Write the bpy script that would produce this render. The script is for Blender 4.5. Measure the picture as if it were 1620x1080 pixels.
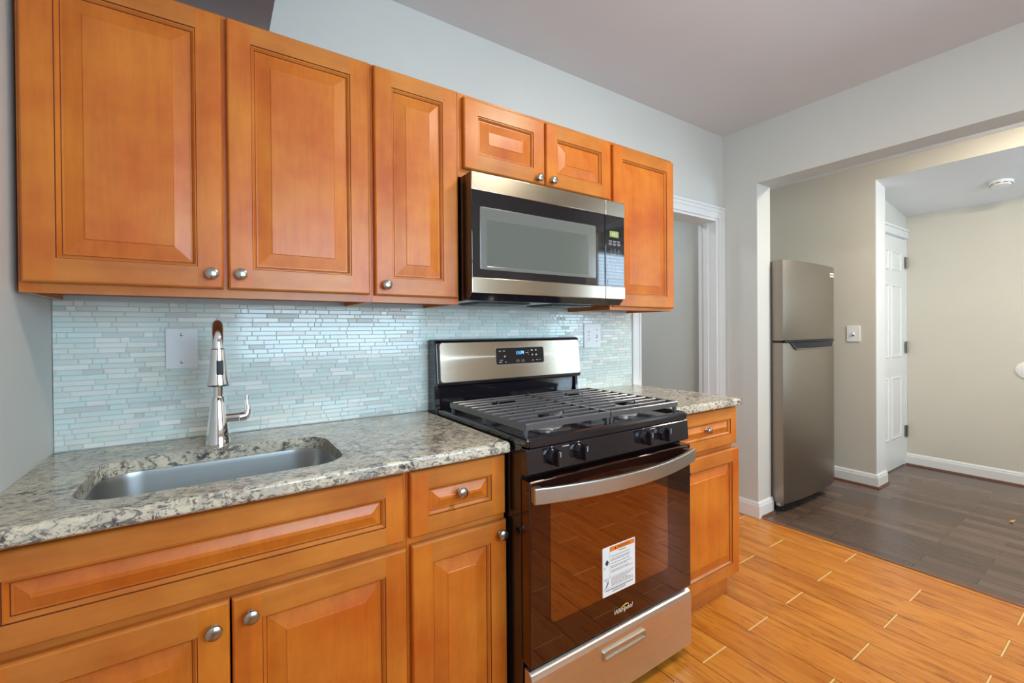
import bpy, bmesh, math, random
from mathutils import Vector, Matrix, Euler

C = bpy.context.scene.collection
S = bpy.context.scene
for o in list(bpy.data.objects):
    bpy.data.objects.remove(o)
random.seed(7)
PI = math.pi

# ------------------------------------------------------------------ camera
cam = bpy.data.cameras.new('camera')
camo = bpy.data.objects.new('camera', cam)
C.objects.link(camo)
S.camera = camo
cam.sensor_width = 36.0
cam.lens = 710.38 / 1620 * 36.0
cam.shift_x = -13.6 / 1620
cam.shift_y = -14.0 / 1620
cam.clip_start = 0.02
YAW, PITCH, ROLL = -0.6, -0.0061, -0.0075
fwd = Vector((-math.sin(YAW) * math.cos(PITCH), math.cos(YAW) * math.cos(PITCH), math.sin(PITCH)))
rgt = Vector((math.cos(YAW), math.sin(YAW), 0))
upv = rgt.cross(fwd)
r2 = math.cos(ROLL) * rgt + math.sin(ROLL) * upv
u2 = -math.sin(ROLL) * rgt + math.cos(ROLL) * upv
m = Matrix.Identity(4)
for i in range(3):
    m[i][0], m[i][1], m[i][2] = r2[i], u2[i], -fwd[i]
m.translation = Vector((0.374, -1.7878, 1.2456))
camo.matrix_world = m

# ------------------------------------------------------------------ view, world, lights
S.view_settings.view_transform = 'Standard'
S.view_settings.look = 'None'
S.view_settings.exposure = 0.0
S.view_settings.gamma = 1.0
S.view_settings.use_curve_mapping = False
S.cycles.use_denoising = True
S.cycles.max_bounces = 10
S.cycles.diffuse_bounces = 6
S.cycles.glossy_bounces = 5
S.cycles.transparent_max_bounces = 12
S.cycles.sample_clamp_indirect = 8.0
S.cycles.caustics_reflective = False
S.cycles.caustics_refractive = False

SKY = 12.2
LAMP = 112.0
LAMP_DINING = 240.0
FILL_ROOM = 48.0  # strength of the added fill behind the doorway

w = bpy.data.worlds.new('sky')
S.world = w
w.use_nodes = True
bg = w.node_tree.nodes['Background']
bg.inputs[0].default_value = (0.60, 0.81, 1.0, 1)
bg.inputs[1].default_value = SKY


def portal(name, loc, rot, sx, sy):
    l = bpy.data.lights.new(name, 'AREA')
    l.shape = 'RECTANGLE'
    l.size, l.size_y = sx, sy
    l.cycles.is_portal = True
    o = bpy.data.objects.new(name, l)
    o.location, o.rotation_euler = loc, rot
    C.objects.link(o)
    return o


# daylight enters through the two windows behind the camera
KW = (0.50, 2.18, 0.95, 2.14)      # kitchen window x0 x1 z0 z1 in the wall y = -2.60
DW = (4.00, 5.05, 0.95, 2.25)      # far window in the wall y = -3.05
portal('window_portal', ((KW[0] + KW[1]) / 2, -2.66, (KW[2] + KW[3]) / 2), (PI / 2, 0, 0), KW[1] - KW[0], KW[3] - KW[2])
portal('window_portal', ((DW[0] + DW[1]) / 2, -3.12, (DW[2] + DW[3]) / 2), (PI / 2, 0, 0), DW[1] - DW[0], DW[3] - DW[2])


# ------------------------------------------------------------------ materials
def lin(*c):
    return tuple((v / 255 / 12.92 if v / 255 <= .04045 else ((v / 255 + .055) / 1.055) ** 2.4) for v in c) + (1.0,)


class NT:
    def __init__(s, name):
        s.m = bpy.data.materials.new(name)
        s.m.use_nodes = True
        s.t = s.m.node_tree
        s.b = s.t.nodes['Principled BSDF']

    def n(s, typ, **kw):
        nd = s.t.nodes.new(typ)
        for k, v in kw.items():
            setattr(nd, k, v)
        return nd

    def l(s, a, b):
        s.t.links.new(a, b)

    def set(s, **kw):
        for k, v in kw.items():
            s.b.inputs[k.replace('_', ' ')].default_value = v
        return s

    def coords(s, scale=(1, 1, 1), rot=(0, 0, 0), kind='Object', rnd=0.0):
        tc = s.n('ShaderNodeTexCoord')
        mp = s.n('ShaderNodeMapping')
        mp.inputs['Scale'].default_value = scale
        mp.inputs['Rotation'].default_value = rot
        s.l(tc.outputs[kind], mp.inputs['Vector'])
        if rnd:
            oi = s.n('ShaderNodeObjectInfo')
            mu = s.n('ShaderNodeMath', operation='MULTIPLY')
            mu.inputs[1].default_value = rnd
            s.l(oi.outputs['Random'], mu.inputs[0])
            s.l(mu.outputs[0], mp.inputs['Location'])
        return mp.outputs['Vector']

    def noise(s, vec, scale, detail=4, rough=.55, dist=0.0):
        nd = s.n('ShaderNodeTexNoise')
        nd.inputs['Scale'].default_value = scale
        nd.inputs['Detail'].default_value = detail
        nd.inputs['Roughness'].default_value = rough
        nd.inputs['Distortion'].default_value = dist
        s.l(vec, nd.inputs['Vector'])
        return nd.outputs['Fac']

    def ramp(s, fac, stops):
        nd = s.n('ShaderNodeValToRGB')
        e = nd.color_ramp.elements
        while len(e) < len(stops):
            e.new(0.5)
        for el, (p, c) in zip(e, stops):
            el.position = p
            el.color = c if len(c) == 4 else tuple(c) + (1,)
        s.l(fac, nd.inputs[0])
        return nd.outputs[0]

    def mix(s, fac, a, b, mode='MIX'):
        nd = s.n('ShaderNodeMix', data_type='RGBA', blend_type=mode)
        if isinstance(fac, (int, float)):
            nd.inputs[0].default_value = fac
        else:
            s.l(fac, nd.inputs[0])
        for v, i in ((a, 6), (b, 7)):
            if isinstance(v, tuple):
                nd.inputs[i].default_value = v
            else:
                s.l(v, nd.inputs[i])
        return nd.outputs[2]

    def bump(s, h, strength=.2, dist=.002):
        nd = s.n('ShaderNodeBump')
        nd.inputs['Strength'].default_value = strength
        nd.inputs['Distance'].default_value = dist
        s.l(h, nd.inputs['Height'])
        s.l(nd.outputs[0], s.b.inputs['Normal'])

    def col(s, c):
        s.l(c, s.b.inputs['Base Color'])
        return s


def plain(name, c, rough=.5, metal=0.0, ior=1.5, spec=None, coat=0):
    t = NT(name)
    t.set(Base_Color=c, Roughness=rough, Metallic=metal, IOR=ior)
    if coat:
        t.set(Coat_Weight=coat, Coat_Roughness=.1)
    return t.m


def paint(name, c, rough=.6, var=.03, bump=.04):
    t = NT(name)
    v = t.coords()
    n = t.noise(v, 1.3, 3)
    d = tuple(x * (1 - var) for x in c[:3]) + (1,)
    e = tuple(min(1, x * (1 + var)) for x in c[:3]) + (1,)
    t.col(t.ramp(n, [(.3, d), (.7, e)]))
    t.set(Roughness=rough)
    t.bump(t.noise(v, 260, 2), bump, .001)
    return t.m


def wood(name, axis, light, dark):
    t = NT(name)
    sc = (1, 1, .09) if axis == 'z' else (.09, 1, 1)
    v = t.coords(sc, rnd=9.0)
    v2 = t.coords((1, 1, 1), rnd=5.0)
    fine = t.noise(v, 95, 3, .6)
    mid = t.noise(v, 16, 4, .6, .6)
    blot = t.noise(v2, 5.5, 4, .55)
    base = t.ramp(blot, [(.30, dark), (.70, light)])
    g1 = t.ramp(mid, [(.35, (.80, .76, .72)), (.62, (1.04, 1.03, 1.02))])
    g2 = t.ramp(fine, [(.35, (.90, .88, .86)), (.6, (1.0, 1.0, 1.0))])
    c = t.mix(.55, base, g1, 'MULTIPLY')
    c = t.mix(.7, c, g2, 'MULTIPLY')
    t.col(c)
    t.set(Roughness=.38, Coat_Weight=.12, Coat_Roughness=.22, IOR=1.45)
    t.bump(fine, .05, .0006)
    return t.m


M = {}
M['wood_v'] = wood('maple_vertical_grain', 'z', lin(212, 125, 38), lin(190, 90, 20))
M['wood_h'] = wood('maple_horizontal_grain', 'x', lin(206, 128, 50), lin(180, 98, 33))
M['glaze'] = plain('dark_glaze', lin(96, 44, 22), .4)
M['wood_in'] = plain('cabinet_underside', lin(170, 90, 45), .5)
M['wood_edge'] = plain('raw_panel_edge', lin(214, 178, 128), .5)
WOOD = [M['wood_v'], M['wood_h'], M['glaze'], M['wood_in'], M['wood_edge']]

M['wall'] = paint('wall_paint', lin(203, 203, 197), .6)
M['wall_warm'] = paint('wall_paint_warm', lin(204, 199, 186), .6)
M['ceil'] = paint('ceiling_paint', lin(214, 211, 209), .8)
M['ceil_white'] = paint('ceiling_white', lin(228, 230, 232), .8)
M['trim'] = paint('white_trim_paint', lin(224, 225, 224), .35, .01, .01)
M['soffit_shade'] = paint('soffit_paint_shaded', lin(150, 136, 134), .6)  # shade on the soffit underside is mixed into this paint colour
M['white_plastic'] = plain('white_plastic', lin(236, 236, 234), .3)
M['plate_steel'] = plain('light_plate', lin(226, 228, 230), .28)
M['slot'] = plain('dark_slot', lin(40, 38, 38), .5)
M['black'] = plain('black_plastic', (.010, .010, .013, 1), .35)
M['enamel'] = plain('black_enamel', (.011, .009, .012, 1), .10, ior=1.7)
M['iron'] = plain('cast_iron', (.075, .070, .074, 1), .24, ior=1.8)
M['mark'] = plain('grey_print', lin(190, 190, 195), .4)
M['mark_dark'] = plain('dark_print', lin(60, 58, 60), .5)
M['shoe'] = plain('brown_shoe_moulding', lin(98, 62, 44), .35)
M['chrome'] = plain('chrome', (.86, .87, .88, 1), .04, 1.0)
M['nickel'] = plain('brushed_nickel', lin(176, 170, 160), .27, 1.0)
M['cap_black'] = plain('burner_cap', (.012, .012, .013, 1), .45)
M['alu'] = plain('burner_aluminium', lin(205, 203, 198), .35, .9)
M['paper'] = plain('sticker_paper', lin(226, 226, 222), .5)
M['orange'] = plain('sticker_orange', lin(228, 120, 30), .5)
M['gold'] = plain('logo_gold', lin(226, 178, 64), .35)
M['logo'] = plain('logo_silver', lin(216, 206, 204), .35)
M['hinge'] = plain('hinge_metal', lin(140, 134, 124), .35, .9)
M['leaf'] = plain('dry_leaf', lin(206, 160, 60), .5)
M['thresh'] = plain('threshold_wood', lin(112, 76, 56), .35)
M['blind'] = plain('blind_slat', lin(232, 232, 228), .5)
M['grip'] = plain('grip_black', (.012, .014, .022, 1), .45, ior=1.35)
M['grille'] = plain('vent_dark', (.02, .022, .026, 1), .4)
M['rubber'] = plain('caulk', lin(226, 226, 222), .5)


def brushed(name, c, rough, axis='x', aniso=.0, bump=.06):
    t = NT(name)
    sc = (.6, 60, 60) if axis == 'x' else (60, 60, .6)
    v = t.coords(sc)
    n = t.noise(v, 9, 3)
    a = tuple(x * .93 for x in c[:3]) + (1,)
    b = tuple(min(1, x * 1.05) for x in c[:3]) + (1,)
    t.col(t.ramp(n, [(.3, a), (.7, b)]))
    t.set(Roughness=rough, Metallic=1.0)
    if aniso:
        tg = t.n('ShaderNodeTangent', direction_type='RADIAL', axis='Z')
        t.l(tg.outputs[0], t.b.inputs['Tangent'])
        t.set(Anisotropic=aniso, Anisotropic_Rotation=.25)
    t.bump(n, bump, .0004)
    return t.m


M['steel'] = brushed('stainless_steel', lin(194, 184, 167), .25, 'x', .6)
M['steel_handle'] = brushed('handle_steel', lin(206, 204, 198), .33, 'x', .0, .03)
M['steel_drawer'] = brushed('drawer_steel', lin(222, 214, 204), .36, 'x', .0, .04)
M['steel_sink'] = brushed('stainless_sink', lin(190, 190, 188), .30, 'x')
M['steel_fridge'] = brushed('fridge_steel', lin(156, 147, 136), .37, 'x', .0, .03)
M['fridge_side'] = plain('fridge_side', lin(112, 102, 92), .4, .3)

# black oven glass: outer border and the more mirror-like window zone
t = NT('oven_glass_border'); t.set(Base_Color=(.012, .004, .003, 1), Roughness=.03, IOR=1.9, Specular_Tint=(1, .62, .48, 1)); M['glass_border'] = t.m
t = NT('oven_glass_window'); t.set(Base_Color=(.016, .005, .002, 1), Roughness=.03, IOR=3.1, Specular_Tint=(1, .60, .40, 1)); M['glass_window'] = t.m
t = NT('microwave_glass'); t.set(Base_Color=(.010, .009, .012, 1), Roughness=.04, IOR=1.7); M['mw_glass'] = t.m
t = NT('microwave_screen'); t.set(Base_Color=lin(92, 96, 90), Roughness=.10, IOR=1.8); M['mw_screen'] = t.m
t = NT('microwave_screen_frame'); t.set(Base_Color=lin(104, 105, 100), Roughness=.14, IOR=1.7); M['mw_frame'] = t.m


def emit(name, c, s, base=(0, 0, 0, 1)):
    t = NT(name)
    t.set(Base_Color=base, Emission_Color=c, Emission_Strength=s, Roughness=.4)
    return t.m


M['blue_led'] = emit('blue_led', (.12, .50, 1, 1), 2.6)
M['green_lcd'] = emit('green_lcd', lin(150, 160, 90), .35, lin(120, 130, 80))
M['lcd_dark'] = plain('lcd_digits', lin(212, 222, 150), .5)
M['lamp'] = emit('lamp_diffuser', (1.0, .89, .70, 1), LAMP, (.8, .8, .8, 1))
M['lamp_dining'] = emit('lamp_diffuser_dining', (1.0, .89, .72, 1), LAMP_DINING, (.8, .8, .8, 1))
M['fill_room'] = emit('fill_diffuser_room', (.86, .93, 1.0, 1), FILL_ROOM, (.8, .8, .8, 1))

# thin window glass
t = NT('window_glass')
tr = t.n('ShaderNodeBsdfTransparent')
gl = t.n('ShaderNodeBsdfGlossy'); gl.inputs['Roughness'].default_value = .02
lw = t.n('ShaderNodeLayerWeight'); lw.inputs[0].default_value = .5
fp = t.n('ShaderNodeMath', operation='POWER'); fp.inputs[1].default_value = 4.0
fr = t.n('ShaderNodeMath', operation='MULTIPLY_ADD'); fr.inputs[1].default_value = .6; fr.inputs[2].default_value = .04
t.l(lw.outputs['Facing'], fp.inputs[0]); t.l(fp.outputs[0], fr.inputs[0])
mx = t.n('ShaderNodeMixShader')
t.l(fr.outputs[0], mx.inputs[0]); t.l(tr.outputs[0], mx.inputs[1]); t.l(gl.outputs[0], mx.inputs[2])
t.l(mx.outputs[0], t.t.nodes['Material Output'].inputs['Surface'])
M['pane'] = t.m

# granite: cream ground, grey mineral flecks, burgundy spots, dark veins
t = NT('granite')
v = t.coords((1, 1, 1))
vs = t.coords((.55, 1.5, 1), (0, 0, .45))
big = t.noise(v, 6, 5, .6, .4)
fl = t.noise(vs, 84, 6, .75, .8)
fl2 = t.noise(v, 130, 3, .6)
sp = t.noise(v, 40, 5, .68, .4)
clus = t.noise(v, 9, 4, .6, .5)
base = t.ramp(big, [(.32, lin(190, 178, 160)), (.5, lin(218, 204, 178)), (.68, lin(230, 216, 188))])
md = t.noise(vs, 22, 5, .65, .6)
base = t.mix(t.ramp(md, [(.42, (0, 0, 0)), (.66, (.6, .6, .6))]), base, lin(150, 148, 142))
c = t.mix(t.ramp(fl, [(.50, (0, 0, 0)), (.58, (1, 1, 1))]), base, lin(108, 106, 102))
m1 = t.n('ShaderNodeMath', operation='MULTIPLY')
t.l(t.ramp(sp, [(.54, (0, 0, 0)), (.60, (1, 1, 1))]), m1.inputs[0])
t.l(t.ramp(clus, [(.50, (0, 0, 0)), (.62, (1, 1, 1))]), m1.inputs[1])
c = t.mix(m1.outputs[0], c, lin(74, 60, 62))
c = t.mix(t.ramp(fl2, [(.60, (0, 0, 0)), (.68, (.8, .8, .8))]), c, lin(70, 68, 70))
ve = t.n('ShaderNodeTexVoronoi', feature='DISTANCE_TO_EDGE')
dn = t.n('ShaderNodeTexNoise'); dn.inputs['Scale'].default_value = 7; dn.inputs['Detail'].default_value = 5
t.l(v, dn.inputs['Vector'])
ma = t.n('ShaderNodeVectorMath', operation='MULTIPLY_ADD'); ma.inputs[1].default_value = (.35, .35, .35)
t.l(dn.outputs['Color'], ma.inputs[0]); t.l(v, ma.inputs[2])
t.l(ma.outputs[0], ve.inputs['Vector']); ve.inputs['Scale'].default_value = 4.2
vm = t.n('ShaderNodeMath', operation='MULTIPLY')
t.l(t.ramp(ve.outputs['Distance'], [(.0, (1, 1, 1)), (.035, (0, 0, 0))]), vm.inputs[0])
t.l(t.ramp(t.noise(v, 3.2, 3), [(.48, (0, 0, 0)), (.60, (.8, .8, .8))]), vm.inputs[1])
c = t.mix(vm.outputs[0], c, lin(84, 66, 62))
t.col(c)
t.set(Roughness=.14, IOR=1.5)
M['granite'] = t.m

# mosaic glass and stone
def tile(name, c, rough, var=.06):
    t = NT(name)
    g = t.n('ShaderNodeNewGeometry')
    a = tuple(x * (1 - var) for x in c[:3]) + (1,)
    b = tuple(min(1, x * (1 + var)) for x in c[:3]) + (1,)
    t.col(t.ramp(g.outputs['Random Per Island'], [(0, a), (1, b)]))
    t.set(Roughness=rough)
    return t.m


M['tile_aqua'] = tile('glass_tile_aqua', lin(216, 229, 224), .10)
M['tile_mint'] = tile('glass_tile_pale', lin(222, 228, 220), .08)
M['tile_stone'] = tile('stone_tile_white', lin(230, 231, 225), .28)
M['tile_grey'] = tile('stone_tile_grey', lin(206, 210, 203), .3)
M['grout'] = plain('mosaic_grout', lin(204, 210, 203), .8)

# wood look porcelain floor
t = NT('wood_look_tile')
g = t.n('ShaderNodeNewGeometry')
mp = t.coords((1, .12, 1))
off = t.n('ShaderNodeVectorMath', operation='MULTIPLY_ADD'); off.inputs[1].default_value = (37, 53, 11)
cx = t.n('ShaderNodeCombineXYZ')
for k in range(3):
    t.l(g.outputs['Random Per Island'], cx.inputs[k])
t.l(cx.outputs[0], off.inputs[0]); t.l(mp, off.inputs[2])
gr = t.noise(off.outputs[0], 55, 5, .65, .8)
gr2 = t.noise(off.outputs[0], 14, 3, .6, 1.2)
base = t.ramp(gr2, [(.30, lin(176, 100, 30)), (.55, lin(198, 124, 42)), (.75, lin(208, 138, 54))])
c = t.mix(t.ramp(gr, [(.53, (0, 0, 0)), (.70, (.85, .85, .85))]), base, lin(132, 70, 24))
tv = t.ramp(g.outputs['Random Per Island'], [(0, (.93, .92, .90)), (1, (1.03, 1.03, 1.03))])
c = t.mix(1.0, c, tv, 'MULTIPLY')
t.col(c); t.set(Roughness=.27)
t.bump(gr, .06, .0008)
M['floor_tile'] = t.m
M['floor_grout'] = plain('floor_grout_dark', lin(112, 66, 30), .8)
M['floor_grout_light'] = plain('floor_grout_cream', lin(220, 184, 120), .8)

# dark hardwood
t = NT('dark_hardwood')
v = t.coords((1, 1, 1), (0, 0, PI / 2))
br = t.n('ShaderNodeTexBrick')
br.offset = .37; br.offset_frequency = 2
br.inputs['Color1'].default_value = lin(112, 92, 80)
br.inputs['Color2'].default_value = lin(84, 67, 59)
br.inputs['Mortar'].default_value = lin(40, 30, 27)
br.inputs['Scale'].default_value = 1.0
br.inputs['Mortar Size'].default_value = .0016
br.inputs['Brick Width'].default_value = .62
br.inputs['Row Height'].default_value = .083
t.l(v, br.inputs['Vector'])
gn = t.noise(t.coords((1, .07, 1)), 70, 4, .6)
c = t.mix(.6, br.outputs['Color'], t.ramp(gn, [(.35, (.72, .70, .68)), (.65, (1.08, 1.06, 1.05))]), 'MULTIPLY')
t.col(c); t.set(Roughness=.24)
M['hardwood'] = t.m


# ------------------------------------------------------------------ mesh builder
ORG = {}


class MB:
    def __init__(s):
        s.v, s.f, s.mi, s.sm = [], [], [], []

    def add(s, vs, fs, m=0, smooth=False):
        o = len(s.v)
        s.v += [Vector(p) for p in vs]
        for f in fs:
            s.f.append([i + o for i in f]); s.mi.append(m); s.sm.append(smooth)
        return s

    def bm(s, b, m=0, smooth=False):
        b.verts.ensure_lookup_table(); b.verts.index_update()
        return s.add([v.co.copy() for v in b.verts], [[v.index for v in f.verts] for f in b.faces], m, smooth)

    def box(s, x0, x1, y0, y1, z0, z1, m=0, bev=0.0, seg=2):
        b = bmesh.new()
        bmesh.ops.create_cube(b, size=1)
        for v in b.verts:
            v.co = Vector((x0 + (v.co.x + .5) * (x1 - x0), y0 + (v.co.y + .5) * (y1 - y0), z0 + (v.co.z + .5) * (z1 - z0)))
        if bev:
            bmesh.ops.bevel(b, geom=list(b.edges), offset=bev, segments=seg, affect='EDGES', profile=.5)
        b.normal_update()
        flat = [max(abs(f.normal.x), abs(f.normal.y), abs(f.normal.z)) > .9999 for f in b.faces]
        k0 = len(s.sm)
        s.bm(b, m, bool(bev) and seg > 2)
        if bev:
            for i, fl_ in enumerate(flat):
                if fl_:
                    s.sm[k0 + i] = False
        b.free()
        return s

    def prism(s, poly, axis, a, b, m=0, bev=0.0, seg=2, smooth=False):
        """extrude a 2D polygon along an axis: x -> (y,z), y -> (x,z), z -> (x,y)"""
        def P(p, t):
            return {'x': (t, p[0], p[1]), 'y': (p[0], t, p[1]), 'z': (p[0], p[1], t)}[axis]
        n = len(poly)
        bm = bmesh.new()
        va = [bm.verts.new(P(p, a)) for p in poly]
        vb = [bm.verts.new(P(p, b)) for p in poly]
        bm.faces.new(va); bm.faces.new(vb[::-1])
        for i in range(n):
            bm.faces.new((va[i], vb[i], vb[(i + 1) % n], va[(i + 1) % n]))
        bmesh.ops.recalc_face_normals(bm, faces=bm.faces)
        if bev:
            es = [e for e in bm.edges if (e.verts[0] in va) == (e.verts[1] in va)]
            bmesh.ops.bevel(bm, geom=es, offset=bev, segments=seg, affect='EDGES', profile=.5)
        s.bm(bm, m, smooth)
        bm.free()
        return s

    def lathe(s, prof, origin, axis='z', n=32, m=0, smooth=True):
        """prof: list of (r, h); closes ends with r==0"""
        ax = {'z': (Vector((1, 0, 0)), Vector((0, 1, 0)), Vector((0, 0, 1))),
              '-y': (Vector((1, 0, 0)), Vector((0, 0, 1)), Vector((0, -1, 0))),
              'x': (Vector((0, 1, 0)), Vector((0, 0, 1)), Vector((1, 0, 0))),
              '-x': (Vector((0, 0, 1)), Vector((0, 1, 0)), Vector((-1, 0, 0))),
              '-z': (Vector((0, 1, 0)), Vector((1, 0, 0)), Vector((0, 0, -1)))}[axis]
        o = Vector(origin)
        vs, rows = [], []
        for r, h in prof:
            if r <= 1e-7:
                rows.append([len(vs)]); vs.append(o + ax[2] * h)
            else:
                rows.append(list(range(len(vs), len(vs) + n)))
                for k in range(n):
                    a = 2 * PI * k / n
                    vs.append(o + ax[0] * (r * math.cos(a)) + ax[1] * (r * math.sin(a)) + ax[2] * h)
        fs = []
        for A, B in zip(rows, rows[1:]):
            if len(A) == 1 and len(B) == 1:
                continue
            for k in range(n):
                k2 = (k + 1) % n
                if len(A) == 1:
                    fs.append([A[0], B[k2], B[k]][::-1])
                elif len(B) == 1:
                    fs.append([A[k], A[k2], B[0]])
                else:
                    fs.append([A[k], A[k2], B[k2], B[k]])
        return s.add(vs, fs, m, smooth)

    def tube(s, pts, rad, n=16, m=0, caps=True, smooth=True, sx=1.0):
        pts = [Vector(p) for p in pts]
        if not isinstance(rad, (list, tuple)):
            rad = [rad] * len(pts)
        vs, fs = [], []
        prev = None
        for i, p in enumerate(pts):
            d = (pts[min(i + 1, len(pts) - 1)] - pts[max(i - 1, 0)]).normalized()
            if prev is None:
                a = d.orthogonal().normalized()
            else:
                a = (prev - d * prev.dot(d)).normalized()
            prev = a
            b = d.cross(a)
            for k in range(n):
                t = 2 * PI * k / n
                vs.append(p + a * (rad[i] * math.cos(t)) + b * (rad[i] * sx * math.sin(t)))
        for i in range(len(pts) - 1):
            for k in range(n):
                k2 = (k + 1) % n
                fs.append([i * n + k, i * n + k2, (i + 1) * n + k2, (i + 1) * n + k])
        if caps:
            fs.append(list(range(n))[::-1])
            fs.append([(len(pts) - 1) * n + k for k in range(n)])
        return s.add(vs, fs, m, smooth)

    def build(s, name, mats, parent=None, loc=None, sharp=38):
        L = Vector(loc) if loc is not None else (ORG[parent.name] if parent else Vector((0, 0, 0)))
        me = bpy.data.meshes.new(name)
        me.from_pydata([v - L for v in s.v], [], s.f)
        for mm in (mats if isinstance(mats, (list, tuple)) else [mats]):
            me.materials.append(mm)
        me.polygons.foreach_set('material_index', s.mi)
        me.polygons.foreach_set('use_smooth', s.sm)
        me.update()
        bm = bmesh.new(); bm.from_mesh(me)
        bmesh.ops.recalc_face_normals(bm, faces=bm.faces)
        bm.to_mesh(me); bm.free()
        if any(s.sm):
            try:
                me.set_sharp_from_angle(angle=math.radians(sharp))
            except Exception:
                pass
            me.polygons.foreach_set('use_smooth', s.sm)
            me.update()
        o = bpy.data.objects.new(name, me)
        C.objects.link(o)
        if parent is not None:
            o.parent = parent
            o.location = L - ORG[parent.name]
        else:
            o.location = L
        ORG[o.name] = L
        return o


def thing(name, label, cat, loc, group=None):
    o = bpy.data.objects.new(name, None)
    o.empty_display_size = .05
    o.location = loc
    C.objects.link(o)
    ORG[o.name] = Vector(loc)
    return tag(o, label, cat, group)


def tag(o, label, cat, group=None):
    o['label'] = label
    o['category'] = cat
    if group:
        o['group'] = group
    return o


def struct(o):
    o['kind'] = 'structure'
    return o


def text(mb, s, x, y, z, size, m=0, align='CENTER', depth=.0003, shear=0.0, plane='xz'):
    cu = bpy.data.curves.new('text', 'FONT')
    cu.body = s
    cu.size = size
    cu.align_x = align
    cu.align_y = 'CENTER'
    cu.extrude = depth
    cu.shear = shear
    cu.resolution_u = 3
    ob = bpy.data.objects.new('text', cu)
    C.objects.link(ob)
    dg = bpy.context.evaluated_depsgraph_get()
    dg.update()
    me = bpy.data.meshes.new_from_object(ob.evaluated_get(dg))
    mb.add([(x + p.co.x, y - p.co.z, z + p.co.y) for p in me.vertices], [list(p.vertices) for p in me.polygons], m)
    bpy.data.objects.remove(ob)
    bpy.data.meshes.remove(me)
    bpy.data.curves.remove(cu)


def rrect(x0, x1, z0, z1, r, n=6):
    pts = []
    for cx, cz, a0 in ((x1 - r, z0 + r, -PI / 2), (x1 - r, z1 - r, 0), (x0 + r, z1 - r, PI / 2), (x0 + r, z0 + r, PI)):
        for k in range(n + 1):
            a = a0 + PI / 2 * k / n
            pts.append((cx + r * math.cos(a), cz + r * math.sin(a)))
    return pts


# ================================================================== SETTING
X1, WT, YO, ZO, ZC = 3.315, .165, -.237, 2.193, 2.577     # right wall, thickness, opening start, header, ceiling
X2, X2T, YSW, ZH = 4.605, .193, -.469, 2.385               # stub wall beyond the fridge, hall ceiling
X3, YD, ZH3 = 5.568, -.40, 2.242
ZD = 2.508                                                 # ceiling over the fridge
YF, YW = -2.60, -3.05                                      # walls behind the camera
DX0, DX1, DZ = 2.44, 3.23, 1.99                            # doorway in the back wall

# kitchen floor: running-bond wood-look planks with grout
fl = MB()
fl.box(-.02, 3.333, YF - .1, .0, -.06, -.0022, 1)
W_, L_ = .1583, .6235
k = 0
xr = 3.291
while xr > -.2:
    xl = xr - W_
    off = -.479 if (k % 2 == 1) else -.479 - L_ / 2
    y = off + 3 * L_
    while y > YF - .2:
        y0, y1 = max(y - L_ + .0035, YF - .1), min(y - .0035, -.001)
        a0, a1 = max(xl + .0012, -.02), xr - .0012
        if y1 - y0 > .01 and a1 - a0 > .01:
            b_ = .0008
            fl.add([(a0, y0, -.0012), (a1, y0, -.0012), (a1, y1, -.0012), (a0, y1, -.0012),
                    (a0 + b_, y0 + b_, 0), (a1 - b_, y0 + b_, 0), (a1 - b_, y1 - b_, 0), (a0 + b_, y1 - b_, 0)],
                   [(0, 1, 5, 4), (1, 2, 6, 5), (2, 3, 7, 6), (3, 0, 4, 7), (4, 5, 6, 7)], 0)
        if YF - .1 < y < -.001 and a1 - a0 > .01:
            fl.add([(a0, y - .0029, -.0008), (a1, y - .0029, -.0008), (a1, y + .0029, -.0008), (a0, y + .0029, -.0008)], [(0, 1, 2, 3)], 2)
        y -= L_
    k += 1
    xr = xl
fl.add([(3.2925, YF - .1, 0), (3.333, YF - .1, 0), (3.333, -.001, 0), (3.2925, -.001, 0)], [(0, 1, 2, 3)], 0)
struct(fl.build('floor', [M['floor_tile'], M['floor_grout'], M['floor_grout_light']]))
b = MB(); b.box(3.334, X3 + .12, YW - .1, .6, -.06, 0)
struct(b.build('floor', [M['hardwood']]))
b = MB(); b.box(2.0, 3.333, .001, 1.5, -.06, -.0005)
struct(b.build('floor', [M['hardwood']]))
b = MB(); b.prism([(3.322, 0), (3.346, 0), (3.346, .003), (3.341, .006), (3.328, .006), (3.322, .002)], 'y', -2.20, YO - .001)
struct(b.build('trim_threshold', [M['thresh']]))

# ceilings
b = MB(); b.box(-.12, X1 + .02, YF - .1, .12, ZC, ZC + .08)
struct(b.build('ceiling', [M['ceil']]))
b = MB(); b.box(X1 + WT - .02, X2 + .02, YW - .1, .6, ZD, ZD + .08)
struct(b.build('ceiling', [M['ceil_white']]))
b = MB(); b.prism([(X2 + .003, ZH), (X3 + .12, ZH - (ZH - ZH3) * (X3 + .12 - X2) / (X3 - X2)), (X3 + .12, ZH + .15), (X2 + .003, ZH + .15)], 'y', YW - .1, YD + .01)
struct(b.build('ceiling', [M['ceil_white']]))
b = MB(); b.box(2.0, X1, .12, 1.5, 2.5, 2.58)
struct(b.build('ceiling', [M['ceil']]))

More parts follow.
